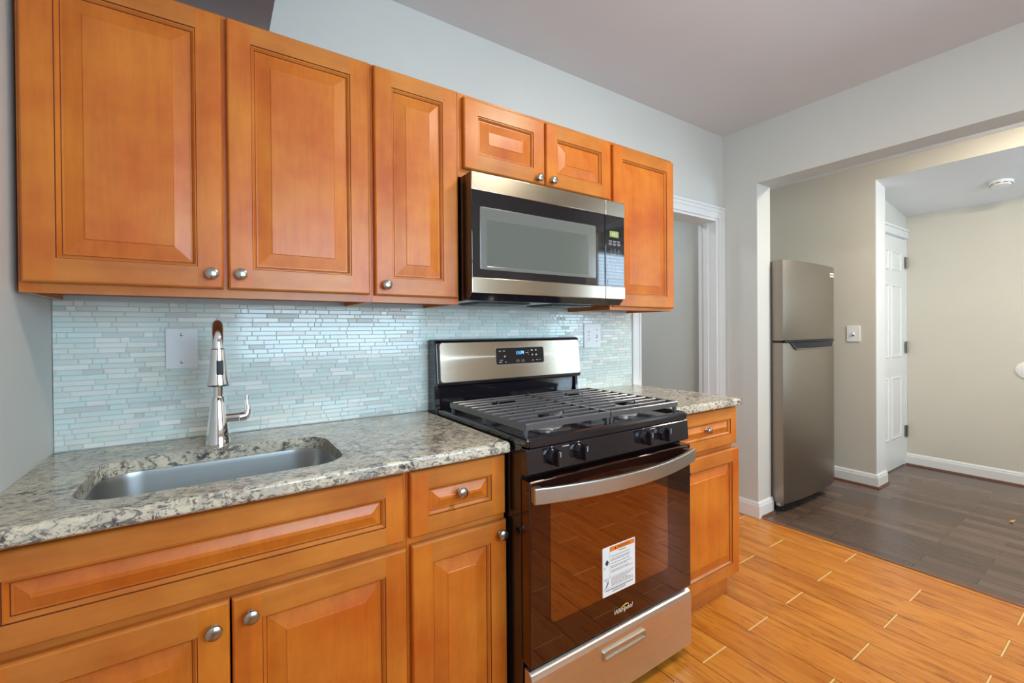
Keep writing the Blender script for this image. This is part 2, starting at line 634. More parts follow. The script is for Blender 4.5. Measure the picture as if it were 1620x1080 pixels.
# kitchen walls
b = MB(); b.box(-.12, 0, YF - .1, .12, 0, ZC)
struct(b.build('wall_left', [M['wall']]))
b = MB()
b.box(0, DX0, 0, .12, 0, ZC); b.box(DX1, X1, 0, .12, 0, ZC); b.box(DX0, DX1, 0, .12, DZ, ZC)
struct(b.build('wall_back', [M['wall']]))
b = MB()
b.box(X1, X1 + WT, YO, 1.5, 0, ZC)
b.box(X1, X1 + WT, -2.20, YO, ZO, ZC)
b.box(X1, X1 + WT, YW - .1, -2.20, 0, ZC)
struct(b.build('wall_right', [M['wall']]))
b = MB()
b.box(-.12, KW[0], YF - .12, YF, 0, ZC); b.box(KW[1], X1, YF - .12, YF, 0, ZC)
b.box(KW[0], KW[1], YF - .12, YF, 0, KW[2]); b.box(KW[0], KW[1], YF - .12, YF, KW[3], ZC)
struct(b.build('wall_front', [M['wall']]))
# beyond the opening
b = MB()
b.box(X2, X2 + X2T, YSW, .6, 0, ZD); b.box(X2, X2 + .02, YW - .1, YSW, ZH, ZD)
struct(b.build('wall_fridge_side', [M['wall_warm']]))
b = MB(); b.box(X1 + WT, X2, .46, .58, 0, ZD)
struct(b.build('wall_fridge_back', [M['wall_warm']]))
b = MB(); b.box(X3, X3 + .12, YW - .1, .1, 0, ZH3 + .1)
struct(b.build('wall_hall_right', [M['wall_warm']]))
b = MB()
b.box(X2 + X2T, X3, YD, YD + .1, 2.04, ZH); b.box(X2 + X2T, 4.80, YD, YD + .1, 0, 2.04)
struct(b.build('wall_hall_back', [M['wall']]))
b = MB()
b.box(X1 + WT, DW[0], YW - .12, YW, 0, ZD); b.box(DW[1], X3, YW - .12, YW, 0, ZD)
b.box(DW[0], DW[1], YW - .12, YW, 0, DW[2]); b.box(DW[0], DW[1], YW - .12, YW, DW[3], ZD)
struct(b.build('wall_hall_front', [M['wall_warm']]))
# room behind the doorway
b = MB(); b.box(2.0, X1, 1.5, 1.62, 0, 2.5)
struct(b.build('wall_far_room_back', [M['wall']]))
b = MB(); b.box(1.9, 2.0, .12, 1.5, 0, 2.5)
struct(b.build('wall_far_room_left', [M['wall']]))

# soffit box in the upper left corner, darkened in colour for its shade
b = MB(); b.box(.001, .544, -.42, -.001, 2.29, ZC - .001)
struct(b.build('trim_soffit', [M['soffit_shade']]))

# end cap of the stub wall and the light jamb face of the opening are painted trim white
b = MB(); b.box(X2 + .001, X2 + X2T, YSW - .006, YSW - .0005, .0, ZH - .001)
struct(b.build('trim_wall_end', [M['trim']]))


def base_profile(d=.014, h=.105):
    return [(0, 0), (d, 0), (d, h * .74), (d * .78, h * .80), (d * .70, h * .90), (d * .35, h * .97), (d * .25, h), (0, h)]


def baseboard(name, p0, p1, nrm, h=.105, d=.014, m0=0, m1=0):
    """run from p0 to p1 on a wall whose room side is nrm"""
    p0, p1, nrm = Vector(p0), Vector(p1), Vector(nrm)
    mb = MB()
    pr = base_profile(d, h)
    n = len(pr)
    dr = (p1 - p0).normalized()
    vs = [p0 + nrm * a - dr * (a * m0) + Vector((0, 0, z)) for a, z in pr] + [p1 + nrm * a + dr * (a * m1) + Vector((0, 0, z)) for a, z in pr]
    fs = [[i, (i + 1) % n, n + (i + 1) % n, n + i] for i in range(n)] + [list(range(n)), list(range(n, 2 * n))[::-1]]
    mb.add(vs, fs)
    return struct(mb.build(name, [M['trim']]))


def shoe(name, p0, p1, nrm, r=.014, d=.014):
    p0, p1, nrm = Vector(p0), Vector(p1), Vector(nrm)
    pr = [(d, 0)] + [(d + r * math.cos(a), r * math.sin(a)) for a in [i * PI / 10 for i in range(6)]]
    mb = MB()
    n = len(pr)
    vs = [p0 + nrm * a + Vector((0, 0, z)) for a, z in pr] + [p1 + nrm * a + Vector((0, 0, z)) for a, z in pr]
    fs = [[i, (i + 1) % n, n + (i + 1) % n, n + i] for i in range(n)] + [list(range(n)), list(range(n, 2 * n))[::-1]]
    mb.add(vs, fs)
    return struct(mb.build(name, [M['shoe']]))


e = .014
baseboard('baseboard_right', (X1, 0, 0), (X1, YO, 0), (-1, 0, 0), m1=1)
baseboard('baseboard_opening', (X1, YO, 0), (X1 + WT + .008, YO, 0), (0, -1, 0), m0=1)
shoe('trim_shoe', (X1 + .022, YO, 0), (X1 + WT + .012, YO, 0), (0, -1, 0))
baseboard('baseboard_fridge_side', (X2, .45, 0), (X2, YSW - .006, 0), (-1, 0, 0), m1=1)
baseboard('baseboard_wall_end', (X2, YSW - .006, 0), (X2 + X2T + .004, YSW - .006, 0), (0, -1, 0), m0=1)
shoe('trim_shoe', (X2, .45, 0), (X2, YSW - 2 * e, 0), (-1, 0, 0))
shoe('trim_shoe', (X2 - 2 * e, YSW - .006, 0), (X2 + X2T + .006, YSW - .006, 0), (0, -1, 0))
baseboard('baseboard_hall_right', (X3, YD, 0), (X3, YW, 0), (-1, 0, 0))
shoe('trim_shoe', (X3, YD, 0), (X3, YW, 0), (-1, 0, 0))
baseboard('baseboard_front', (KW[1], YF, 0), (X1, YF, 0), (0, 1, 0))
baseboard('baseboard_left', (0, -.66, 0), (0, YF, 0), (1, 0, 0))

# door casing of the doorway right of the cabinets, with its jamb liner
def casing_profile_box(mb, x0, x1, y0, y1, z0, z1, vertical=True):
    mb.box(x0, x1, y0, y1, z0, z1, 0, .004, 2)


b = MB()
b.box(DX0 - .068, DX0 - .004, -.018, -.0005, 0, DZ + .004, 0, .004)
b.box(DX1 + .004, DX1 + .083, -.018, -.0005, 0, DZ + .004, 0, .004)
b.box(DX0 - .068, DX1 + .083, -.018, -.0005, DZ + .004, DZ + .086, 0, .004)
b.box(DX0 - .068, DX1 + .083, -.024, -.0185, DZ + .07, DZ + .086, 0, .002)
b.box(DX0 - .068, DX1 + .083, -.022, -.0185, DZ + .045, DZ + .052, 0, .002)
b.box(DX0 - .016, DX0 - .004, -.022, -.0185, .95, DZ + .004, 0, .002)
b.box(DX1 + .004, DX1 + .016, -.022, -.0185, 0, DZ + .004, 0, .002)
struct(b.build('trim_doorway_casing', [M['trim']]))
b = MB()
b.box(DX0 - .004, DX0 + .012, -.010, .130, 0, DZ + .004, 0, .002)
b.box(DX1 - .012, DX1 + .004, -.010, .130, 0, DZ + .004, 0, .002)
b.box(DX0 + .012, DX1 - .012, -.010, .130, DZ - .012, DZ + .004, 0, .002)
b.box(DX1 - .024, DX1 - .012, .05, .085, 0, DZ - .012)
b.box(DX0 + .012, DX0 + .024, .05, .085, 0, DZ - .012)
struct(b.build('trim_doorway_jamb', [M['trim']]))

# hall door with moulded panels, hinged at the right
b = MB()
dx0, dx1 = 4.80, 5.548
b.box(dx0, dx1, YD + .004, YD + .038, .012, 2.03)
for px0, px1 in ((dx0 + .10, dx0 + .325), (dx0 + .40, dx1 - .115)):
    for pz0, pz1 in ((.28, .80), (.99, 1.60), (1.745, 1.895)):
        for i, (ins, yy) in enumerate(((0, .004), (.008, .010), (.02, .010), (.035, .005))):
            pass
        rings = [(-.012, .0038), (0, -.003), (.010, .010), (.022, .010), (.042, .002)]
        vs = []
        for ins, yy in rings:
            vs += [(px0 + ins, YD + yy, pz0 + ins), (px1 - ins, YD + yy, pz0 + ins), (px1 - ins, YD + yy, pz1 - ins), (px0 + ins, YD + yy, pz1 - ins)]
        fs = []
        for r in range(len(rings) - 1):
            for q in range(4):
                fs.append([r * 4 + q, r * 4 + (q + 1) % 4, r * 4 + 4 + (q + 1) % 4, r * 4 + 4 + q])
        fs.append([len(vs) - 4, len(vs) - 3, len(vs) - 2, len(vs) - 1])
        b.add(vs, fs)
door = struct(b.build('door_1', [M['trim']], loc=(dx0, YD, 0)))
for hz in (.305, 1.063, 1.825):
    h = MB()
    h.box(dx1 - .022, dx1 + .008, YD - .006, YD + .002, hz - .05, hz + .05)
    h.tube([(dx1 + .003, YD - .008, hz - .052), (dx1 + .003, YD - .008, hz + .052)], .008, 12)
    for q in (-.03, 0, .03):
        h.box(dx1 - .008, dx1 + .012, YD - .0165, YD - .0005, hz + q - .001, hz + q + .001)
    h.build('hinge', [M['hinge']], door)['label'] = 'metal hinge'
b = MB()
b.box(4.80, X3 - .004, YD - .020, YD - .0005, 2.04, 2.105, 0, .004)
b.box(4.80, X3 - .002, YD - .030, YD - .0005, 2.098, 2.118, 0, .004)
b.box(5.552, X3 - .001, YD - .004, YD + .09, 0, 2.04)
struct(b.build('trim_hall_door_casing', [M['trim']]))

# windows behind the camera
def window(name, W, y, n):
    x0, x1, z0, z1 = W
    b = MB()
    for a in ((x0, x0 + .05, z0, z1), (x1 - .05, x1, z0, z1), (x0 + .05, x1 - .05, z0, z0 + .05), (x0 + .05, x1 - .05, z1 - .05, z1),
              (x0 + .05, x1 - .05, (z0 + z1) / 2 - .02, (z0 + z1) / 2 + .02)):
        b.box(a[0], a[1], y - .08, y - .03, a[2], a[3])
    f = struct(b.build(name, [M['trim']], loc=((x0 + x1) / 2, y, z0)))
    p = MB()
    p.box(x0 + .05, x1 - .05, y - .056, y - .052, z0 + .05, z1 - .05)
    p.build('pane', [M['pane']], f)
    c = MB()
    c.box(x0 - .08, x0, y, y + .018, z0 - .02, z1 + .08, 0, .003); c.box(x1, x1 + .08, y, y + .018, z0 - .02, z1 + .08, 0, .003)
    c.box(x0, x1, y, y + .018, z1, z1 + .08, 0, .003); c.box(x0 - .1, x1 + .1, y, y + .05, z0 - .045, z0 - .02, 0, .003)
    c.build('window_casing', [M['trim']], f)
    return f


window('window_1', KW, YF, 1)
window('window_2', DW, YW, 2)
bl = thing('window_blind', 'white horizontal slat blind hanging in the far window', 'blind', ((DW[0] + DW[1]) / 2, YW + .03, DW[2]))
b = MB(); b.box(DW[0] + .01, DW[1] - .01, YW - .028, YW + .012, DW[3] - .05, DW[3] - .01)
b.build('head_rail', [M['blind']], bl)
b = MB()
z = DW[3] - .07
while z > DW[2] + .03:
    b.add([(DW[0] + .015, YW - .024, z - .001), (DW[1] - .015, YW - .024, z - .001), (DW[1] - .015, YW + .002, z + .001), (DW[0] + .015, YW + .002, z + .001),
           (DW[0] + .015, YW - .024, z + .0005), (DW[1] - .015, YW - .024, z + .0005), (DW[1] - .015, YW + .002, z + .0025), (DW[0] + .015, YW + .002, z + .0025)],
          [(0, 1, 2, 3), (4, 5, 6, 7), (0, 1, 5, 4), (2, 3, 7, 6), (1, 2, 6, 5), (3, 0, 4, 7)])
    z -= .042
b.build('slats', [M['blind']], bl)


def lamp(x, y, z, r, mat, label):
    t = thing('ceiling_light', label, 'light', (x, y, z))
    b = MB(); b.lathe([(r + .03, 0), (r + .03, -.006), (r + .006, -.014), (r, -.012), (r, -.002)], (x, y, z), n=40)
    b.build('trim_ring', [M['white_plastic']], t)
    b = MB(); b.lathe([(0, -.044), (r * .3, -.0425), (r * .6, -.037), (r * .85, -.026), (r * .97, -.014), (r, -.006)], (x, y, z), n=40)
    b.build('diffuser', [mat], t)
    return t


lamp(1.90, -1.33, ZC, .13, M['lamp'], 'round domed ceiling light over the kitchen floor')
lamp(3.95, -1.55, ZD, .13, M['lamp_dining'], 'round domed ceiling light over the dark wood floor')
lamp(2.55, .85, 2.5, .12, M['fill_room'], 'round domed fill light added in the room behind the doorway')  # unseen fill, added to brighten the room behind the doorway

# ================================================================== CABINETS
YU, YUF = -.327, -.307           # upper door front, face frame front
YB, YBF = -.629, -.609           # base door front, face frame front
ZUB, ZUT = 1.340, 2.112


def panel_door(mb, x0, x1, z0, z1, yf, th=.0195, fr=.057, bev=.034):
    def ring(ins, dy):
        return [(x0 + ins, yf + dy, z0 + ins), (x1 - ins, yf + dy, z0 + ins), (x1 - ins, yf + dy, z1 - ins), (x0 + ins, yf + dy, z1 - ins)]

    def skirt(ra, rb, mats):
        o = ring(*ra) + ring(*rb)
        for q in range(4):
            q2 = (q + 1) % 4
            mb.add([o[q], o[q2], o[4 + q2], o[4 + q]], [(0, 1, 2, 3)], mats[q % 2])
    VH = (1, 0)     # bottom/top are rails (horizontal grain), sides are stiles
    a = .005
    skirt((0, th), (0, .006), VH)
    skirt((0, .006), (.002, .0022), VH)
    skirt((.002, .0022), (a, 0), VH)
    mb.add(ring(0, th), [(0, 1, 2, 3)], 0)
    xi0, xi1, zi0, zi1 = x0 + fr, x1 - fr, z0 + fr, z1 - fr
    xo0, xo1, zo0, zo1 = x0 + a, x1 - a, z0 + a, z1 - a
    for qx in ((xo0, xi0), (xi1, xo1)):
        mb.add([(qx[0], yf, zo0), (qx[1], yf, zo0), (qx[1], yf, zi0), (qx[1], yf, zi1), (qx[1], yf, zo1), (qx[0], yf, zo1)], [(0, 1, 2, 3, 4, 5)], 0)
    mb.add([(xi0, yf, zo0), (xi1, yf, zo0), (xi1, yf, zi0), (xi0, yf, zi0)], [(0, 1, 2, 3)], 1)
    mb.add([(xi0, yf, zi1), (xi1, yf, zi1), (xi1, yf, zo1), (xi0, yf, zo1)], [(0, 1, 2, 3)], 1)
    skirt((fr, 0), (fr + .0015, .003), (2, 2))
    skirt((fr + .0015, .003), (fr + .004, .003), VH)
    skirt((fr + .004, .003), (fr + .009, .0095), VH)
    skirt((fr + .009, .0095), (fr + .0105, .0115), (2, 2))
    skirt((fr + .0105, .0115), (fr + .014, .0115), (0, 0))
    skirt((fr + .014, .0115), (fr + .014 + bev, .0045), (0, 0))
    skirt((fr + .014 + bev, .0045), (fr + .0155 + bev, .0028), (0, 0))
    mb.add(ring(fr + .0155 + bev, .0028), [(0, 1, 2, 3)], 0)


# one knob mesh shared by all doors
kb = MB()
kb.lathe([(.0, .0), (.0085, .0), (.0085, .0015), (.0055, .004), (.005, .010), (.0065, .013), (.0135, .0155), (.0158, .019), (.0150, .0225), (.0110, .0255), (.005, .0268), (0, .027)], (0, 0, 0), '-y', 28)
knob_proto = kb.build('knob', [M['nickel']])
KNOB = knob_proto.data
bpy.data.objects.remove(knob_proto)


def knob(parent, x, y, z):
    o = bpy.data.objects.new('knob', KNOB)
    C.objects.link(o)
    o.parent = parent
    o.location = Vector((x, y, z)) - ORG[parent.name]
    o['label'] = 'brushed nickel knob'
    ORG[o.name] = Vector((x, y, z))
    return o


def door_obj(root, x0, x1, z0, z1, yf, name='door', knob_at=None, **kw):
    mb = MB()
    panel_door(mb, x0, x1, z0, z1, yf, **kw)
    d = mb.build(name, WOOD, root)
    if knob_at:
        knob(d, knob_at[0], yf, knob_at[1])
    return d


def carcass(root, x0, x1, yf, z0, z1, kick=False, top=True, gap=.001):
    """hollow box open to the front, bottom panel recessed upward"""
    y1 = -.010 if not kick else -.010
    b = MB()
    t = .013
    yb = yf + .019
    zb = z0 + (.014 if not kick else 0)
    b.box(x0, x0 + t, yb, y1, z0, z1, 0); b.box(x1 - t, x1, yb, y1, z0, z1, 0)
    b.box(x0 + t, x1 - t, yb, y1 - .006, zb, zb + t, 3)
    b.box(x0 + t, x1 - t, y1 - .006, y1, zb, z1, 3)
    if top:
        b.box(x0 + t, x1 - t, yb, y1 - .006, z1 - t, z1, 3)
    if kick:
        b.box(x0 + t, x1 - t, yf + .024, yf + .036, 0.0005, z0, 1)
        b.box(x0, x0 + t, yf + .024, y1, 0.0005, z0, 0); b.box(x1 - t, x1, yf + .024, y1, 0.0005, z0, 0)
    else:
        b.add([(x0 + .0005, yb, z0 - .0002), (x0 + t, yb, z0 - .0002), (x0 + t, y1, z0 - .0002), (x0 + .0005, y1, z0 - .0002)], [(0, 1, 2, 3)], 4)
        b.add([(x1 - t, yb, z0 - .0002), (x1 - .0005, yb, z0 - .0002), (x1 - .0005, y1, z0 - .0002), (x1 - t, y1, z0 - .0002)], [(0, 1, 2, 3)], 4)
    return b.build('body', WOOD, root)


def face_frame(root, x0, x1, yf, z0, z1, stiles=(), rails=(), sw=.038, rw=.038):
    b = MB()
    y1 = yf + .0188
    b.box(x0, x0 + sw, yf, y1, z0, z1, 0); b.box(x1 - sw, x1, yf, y1, z0, z1, 0)
    b.box(x0 + sw, x1 - sw, yf, y1, z0, z0 + rw, 1); b.box(x0 + sw, x1 - sw, yf, y1, z1 - rw, z1, 1)
    for s in stiles:
        b.box(s - .02, s + .02, yf, y1, z0 + rw, z1 - rw, 0)
    for r in rails:
        b.box(x0 + sw, x1 - sw, yf, y1, r - .019, r + .019, 1)
    return b.build('face_frame', WOOD, root)


# --- wall cabinets
def wall_cab(x0, x1, z0, label):
    r = thing('wall_cabinet', label, 'cabinet', ((x0 + x1) / 2, -.15, z0), 'maple wall cabinets')
    carcass(r, x0, x1, YUF, z0, ZUT)
    return r


c = wall_cab(.011, .8005, ZUB, 'wide two-door maple wall cabinet above the sink, against the left wall')
face_frame(c, .011, .8005, YUF, ZUB, ZUT, stiles=(.404,))
door_obj(c, .018, .3985, ZUB + .023, 2.105, YU, knob_at=(.372, 1.401))
door_obj(c, .410, .7915, ZUB + .023, 2.105, YU, knob_at=(.4385, 1.404))
c = wall_cab(.8015, 1.1135, ZUB, 'narrow tall single-door maple wall cabinet left of the microwave')
face_frame(c, .8015, 1.1135, YUF, ZUB, ZUT)
door_obj(c, .808, 1.1045, ZUB + .022, 2.105, YU, knob_at=(.8405, 1.395))
c = wall_cab(1.1145, 1.8875, 1.806, 'short two-door maple wall cabinet directly above the microwave')
face_frame(c, 1.1145, 1.8875, YUF, 1.806, ZUT, stiles=(1.505,))
door_obj(c, 1.131, 1.5005, 1.836, 2.096, YU, knob_at=(1.4645, 1.858))
door_obj(c, 1.5085, 1.878, 1.836, 2.096, YU, knob_at=(1.5365, 1.860))
c = wall_cab(1.8885, 2.337, ZUB - .004, 'tall single-door maple wall cabinet right of the microwave, at the doorway end')
face_frame(c, 1.8885, 2.337, YUF, ZUB - .004, ZUT)
door_obj(c, 1.899, 2.334, ZUB + .010, 2.096, YU)

# --- base cabinets
ZBT = .8735


def base_cab(x0, x1, label, zt=ZBT):
    r = thing('base_cabinet', label, 'cabinet', ((x0 + x1) / 2, -.30, 0), 'maple base cabinets')
    carcass(r, x0, x1, YBF, .10, zt, kick=True, top=False)
    return r


c = base_cab(.006, .7995, 'wide maple base cabinet with two doors and a false drawer under the sink')
face_frame(c, .006, .7995, YBF, .10, ZBT, stiles=(), rails=(.674,))
door_obj(c, .012, .7885, .684, .862, YB, name='false_drawer_front', fr=.050, bev=.020)
door_obj(c, .012, .3975, .104, .664, YB, knob_at=(.369, .614))
door_obj(c, .4015, .7945, .104, .664, YB, knob_at=(.437, .622))
c = base_cab(.8005, 1.1125, 'narrow maple base cabinet with one drawer and door, left of the range')
face_frame(c, .8005, 1.1125, YBF, .10, ZBT, rails=(.674,))
door_obj(c, .8055, 1.1075, .686, .864, YB, name='drawer_front', knob_at=(.953, .785), fr=.050, bev=.020)
door_obj(c, .8085, 1.1105, .104, .666, YB, knob_at=(1.087, .630))
ZRC = .925
c = base_cab(1.890, 2.370, 'maple base cabinet with one drawer and door, right of the range', ZRC - .0355)
face_frame(c, 1.890, 2.370, YBF, .10, ZRC - .0355, rails=(.698,))
door_obj(c, 1.905, 2.383, .713, .880, YB, name='drawer_front', knob_at=(2.143, .803), fr=.048, bev=.018)
door_obj(c, 1.905, 2.404, .104, .690, YB, knob_at=(1.988, .645))

# ================================================================== COUNTERTOPS AND SINK
SX0, SX1, SY0, SY1, SR = .128, .664, -.566, -.212, .085
ZCT = .909


def counter(name, x0, x1, y0, y1, zt, th, hole, label, loc, round_right=False, round_left=False):
    b = MB()
    r = .012
    out = [(x0, y0, 0), (x1, y0, 0), (x1, y1, 0), (x0, y1, 0)]
    # rounded front edge profile rings: inset from the outline, height
    prof = [(.004, zt - th), (0, zt - th + .004), (0, zt - r)] + [(r - r * math.cos(a), zt - r + r * math.sin(a)) for a in [PI / 2 * q / 5 for q in range(1, 6)]]

    def ring(i, z):
        il = i if round_left else 0
        ir = i if round_right else 0
        return [(x0 + il, y0 + i, z), (x1 - ir, y0 + i, z), (x1 - ir, y1, z), (x0 + il, y1, z)]
    R = [ring(i, z) for i, z in prof]
    vs = [p for q in R for p in q]
    fs = []
    for k in range(len(R) - 1):
        for q in range(4):
            fs.append([k * 4 + q, k * 4 + (q + 1) % 4, k * 4 + 4 + (q + 1) % 4, k * 4 + 4 + q])
    b.add(vs, fs, 0, True)
    if not hole:
        b.add(R[-1], [(0, 1, 2, 3)]); b.add(R[0], [(0, 1, 2, 3)])
    else:
        for zi, RR in ((zt, R[-1]), (zt - th, R[0])):
            bm = bmesh.new()
            ov = [bm.verts.new((p[0], p[1], zi)) for p in RR]
            hv = [bm.verts.new((p[0], p[1], zi)) for p in hole]
            es = [bm.edges.new((ov[q], ov[(q + 1) % 4])) for q in range(4)] + [bm.edges.new((hv[q], hv[(q + 1) % len(hv)])) for q in range(len(hv))]
            bmesh.ops.triangle_fill(bm, use_beauty=True, use_dissolve=False, edges=es)
            b.bm(bm); bm.free()
        n = len(hole)
        vs = [(p[0], p[1], zt) for p in hole] + [(p[0], p[1], zt - th) for p in hole]
        b.add(vs, [[q, (q + 1) % n, n + (q + 1) % n, n + q] for q in range(n)], 0, True)
    o = b.build(name, [M['granite']], loc=loc)
    return tag(o, label, 'countertop')


hole = rrect(SX0, SX1, SY0, SY1, SR, 8)
counter('countertop', .0015, 1.113, -.6466, -.0095, ZCT, .035, hole,
        'grey and cream granite countertop holding the sink', (.55, -.33, ZCT - .035), round_right=True)
counter('countertop', 1.890, 2.399, -.6466, -.0195, ZRC, .035, None,
        'short cream granite countertop right of the range', (2.14, -.33, ZRC - .035), round_right=True)

sk = thing('sink', 'undermount stainless steel sink set in the granite countertop', 'sink', (.396, -.39, .66))
b = MB()
rings = []
for ins, z, rr in ((-.022, ZCT - .0352, SR + .02), (.004, ZCT - .0352, SR), (.006, ZCT - .05, SR), (.010, .72, SR), (.022, .695, SR - .01), (.05, .683, SR - .03), (.16, .678, .02)):
    rings.append([(p[0], p[1], z) for p in rrect(SX0 + ins, SX1 - ins, SY0 + ins, SY1 - ins, rr, 8)])
n = len(rings[0])
vs = [p for r in rings for p in r]
fs = [[k * n + q, k * n + (q + 1) % n, (k + 1) * n + (q + 1) % n, (k + 1) * n + q] for k in range(len(rings) - 1) for q in range(n)]
fs.append([(len(rings) - 1) * n + q for q in range(n)])
b.add(vs, fs, 0, True)
b.build('basin', [M['steel_sink']], sk)
b = MB(); b.lathe([(.045, 0), (.045, .003), (.036, .004), (.030, -.004), (0, -.004)], (.396, -.39, .6785), n=28)
b.build('drain', [M['chrome']], sk)

# faucet
FX, FY = .384, -.157
f = thing('faucet', 'chrome pull-down kitchen faucet standing behind the sink', 'faucet', (FX, FY, ZCT))
b = MB()
b.lathe([(0, .0), (.033, .0), (.033, .004), (.0315, .010), (.030, .03), (.0255, .075), (.0205, .115), (.0175, .142), (.0165, .1435), (0, .1435)], (FX, FY, ZCT + .0003), n=40)
b.build('body', [M['chrome']], f)
b = MB()
pts = [(FX, FY, ZCT + .142), (FX, FY, 1.205)]
R_ = .062
for q in range(1, 17):
    a = PI * q / 16
    pts.append((FX, FY - R_ + R_ * math.cos(a), 1.205 + R_ * math.sin(a)))
pts.append((FX, FY - 2 * R_, 1.192))
b.tube(pts, .0142, 20)
b.build('spout', [M['chrome']], f)
b = MB()
b.lathe([(0, 0), (.0165, 0), (.0185, .002), (.0190, .012), (.0205, .040), (.0235, .072), (.0282, .094), (.0292, .099), (.0275, .102), (.0, .102)], (FX, FY - 2 * R_, 1.200), '-z', 36)
b.lathe([(0, .1022), (.025, .1022), (.025, .104), (0, .104)], (FX, FY - 2 * R_, 1.200), '-z', 36, 1)
sh = b.build('spray_head', [M['chrome'], M['black']], f)
b = MB(); b.box(FX - .004, FX + .012, FY - 2 * R_ - .0275, FY - 2 * R_ - .017, 1.128, 1.168, 0, .003, 3)
b.build('spray_button', [M['black']], sh)['label'] = 'black spray button'
b = MB()
b.tube([(FX + .012, FY, .985), (FX + .052, FY, .985)], .0135, 24)
b.tube([(FX + .0535, FY, .985), (FX + .066, FY, .986), (FX + .074, FY, .989)], [.0142, .0142, .011], 24)
b.tube([(FX + .068, FY, .984), (FX + .0745, FY, .995), (FX + .0765, FY, 1.010), (FX + .0735, FY, 1.030), (FX + .0735, FY, 1.043), (FX + .0755, FY, 1.050)], [.0125, .0105, .0085, .0068, .0058, .0050], 16)
b.build('handle', [M['chrome']], f)

# ================================================================== BACKSPLASH AND PLATES
b = MB()
bx0, bx1, bz0, bz1 = .001, 2.371, .9095, 1.342
b.box(bx0, bx1, -.0055, -.0008, bz0, bz1, 4)
rowh = .0153
z = bz0 + .002
rnd = random.Random(3)
while z < bz1 - .004:
    zt = min(z + rowh - .0014, bz1)
    x = bx0 + .001 - rnd.random() * .06
    while x < bx1:
        L = rnd.choice((.022, .03, .045, .048, .06, .075, .098, .098)) * rnd.uniform(.92, 1.06)
        xa, xb = max(x, bx0), min(x + L - .0015, bx1)
        if xb - xa > .004:
            mi = rnd.choices((0, 1, 2, 3), (.46, .26, .18, .10))[0]
            y = -.0080 - rnd.random() * .0005
            e_ = .0009
            b.add([(xa, -.0055, z), (xb, -.0055, z), (xb, -.0055, zt), (xa, -.0055, zt),
                   (xa + e_, y, z + e_), (xb - e_, y, z + e_), (xb - e_, y, zt - e_), (xa + e_, y, zt - e_)],
                  [(0, 1, 5, 4), (1, 2, 6, 5), (2, 3, 7, 6), (3, 0, 4, 7), (4, 5, 6, 7)], mi)
        x += L
    z += rowh
o = b.build('backsplash', [M['tile_aqua'], M['tile_mint'], M['tile_stone'], M['tile_grey'], M['grout']], loc=(1.18, -.004, bz0))
tag(o, 'pale aqua linear glass and stone mosaic backsplash behind the counters', 'backsplash')

pl = thing('wall_plate', 'blank white cover plate on the mosaic backsplash left of the faucet', 'cover plate', (.291, -.009, 1.13), )
b = MB(); b.box(.250, .332, -.0150, -.0092, 1.131, 1.259, 0, .0025, 3)
b.build('plate', [M['plate_steel']], pl)
for zz in (1.238, 1.151):
    b = MB(); b.lathe([(0, .0), (.0042, .0), (.0042, .0008), (.003, .0014), (0, .0014)], (.291, -.0150, zz), '-y', 16)
    b.box(.2875, .2945, -.0168, -.0163, zz - .0005, zz + .0005, 1)
    b.build('screw', [M['nickel'], M['slot']], pl)

op = thing('outlet_plate', 'white outlet and switch plate on the backsplash right of the range', 'outlet', (2.056, -.009, 1.147))
b = MB(); b.box(1.996, 2.117, -.0150, -.0092, 1.147, 1.278, 0, .0025, 3)
b.build('plate', [M['white_plastic']], op)
b = MB()
for zz in (1.193, 1.232):
    b.prism(rrect(2.009, 2.043, zz - .0145, zz + .0145, .010, 5), 'y', -.0166, -.0150, 0)
    b.box(2.019, 2.0215, -.0170, -.0166, zz - .002, zz + .006, 1); b.box(2.0305, 2.033, -.0170, -.0166, zz - .002, zz + .006, 1)
    b.box(2.0242, 2.0278, -.0170, -.0166, zz - .010, zz - .006, 1)
b.build('outlet', [M['white_plastic'], M['slot']], op)
b = MB()
b.box(2.078, 2.094, -.0160, -.0150, 1.197, 1.228, 0)
b.box(2.082, 2.090, -.0262, -.0150, 1.209, 1.219, 0, .001)
b.box(2.082, 2.090, -.0163, -.0160, 1.199, 1.205, 1)
b.build('switch_toggle', [M['white_plastic'], M['slot']], op)
for sx_, sz_ in ((2.086, 1.182), (2.086, 1.243), (2.026, 1.2125)):
    b = MB(); b.lathe([(0, 0), (.0028, 0), (.0028, .0008), (0, .001)], (sx_, -.0150, sz_), '-y', 12)
    b.build('screw', [M['slot']], op)

# ================================================================== RANGE
RX0, RX1 = 1.1195, 1.880
RC = (RX0 + RX1) / 2
rg = thing('gas_range', 'black and stainless gas range standing between the base cabinets', 'stove', (RC, -.38, 0))
b = MB()
b.box(RX0 + .002, RX1 - .002, -.690, -.030, .045, .905, 0, .003)
b.box(RX0 + .012, RX1 - .012, -.700, -.685, .82, .905)
b.build('body', [M['enamel']], rg)
# cooktop with a raised rolled rim
b = MB()
ct0, ct1, cy0, cy1 = RX0, RX1, -.724, -.065
zt = .927
b.prism([(cy0, .900), (cy0, .917), (cy0 + .003, .924), (cy0 + .010, zt), (cy0 + .022, zt - .001), (cy0 + .034, zt - .010), (cy1, zt - .010), (cy1, .900)], 'x', ct0 + .012, ct1 - .012)
for xa, xb in ((ct0, ct0 + .022), (ct1 - .022, ct1)):
    b.box(xa, xb, cy0 + .001, cy1, .900, zt, 0, .007, 4)
b.build('cooktop', [M['enamel']], rg)
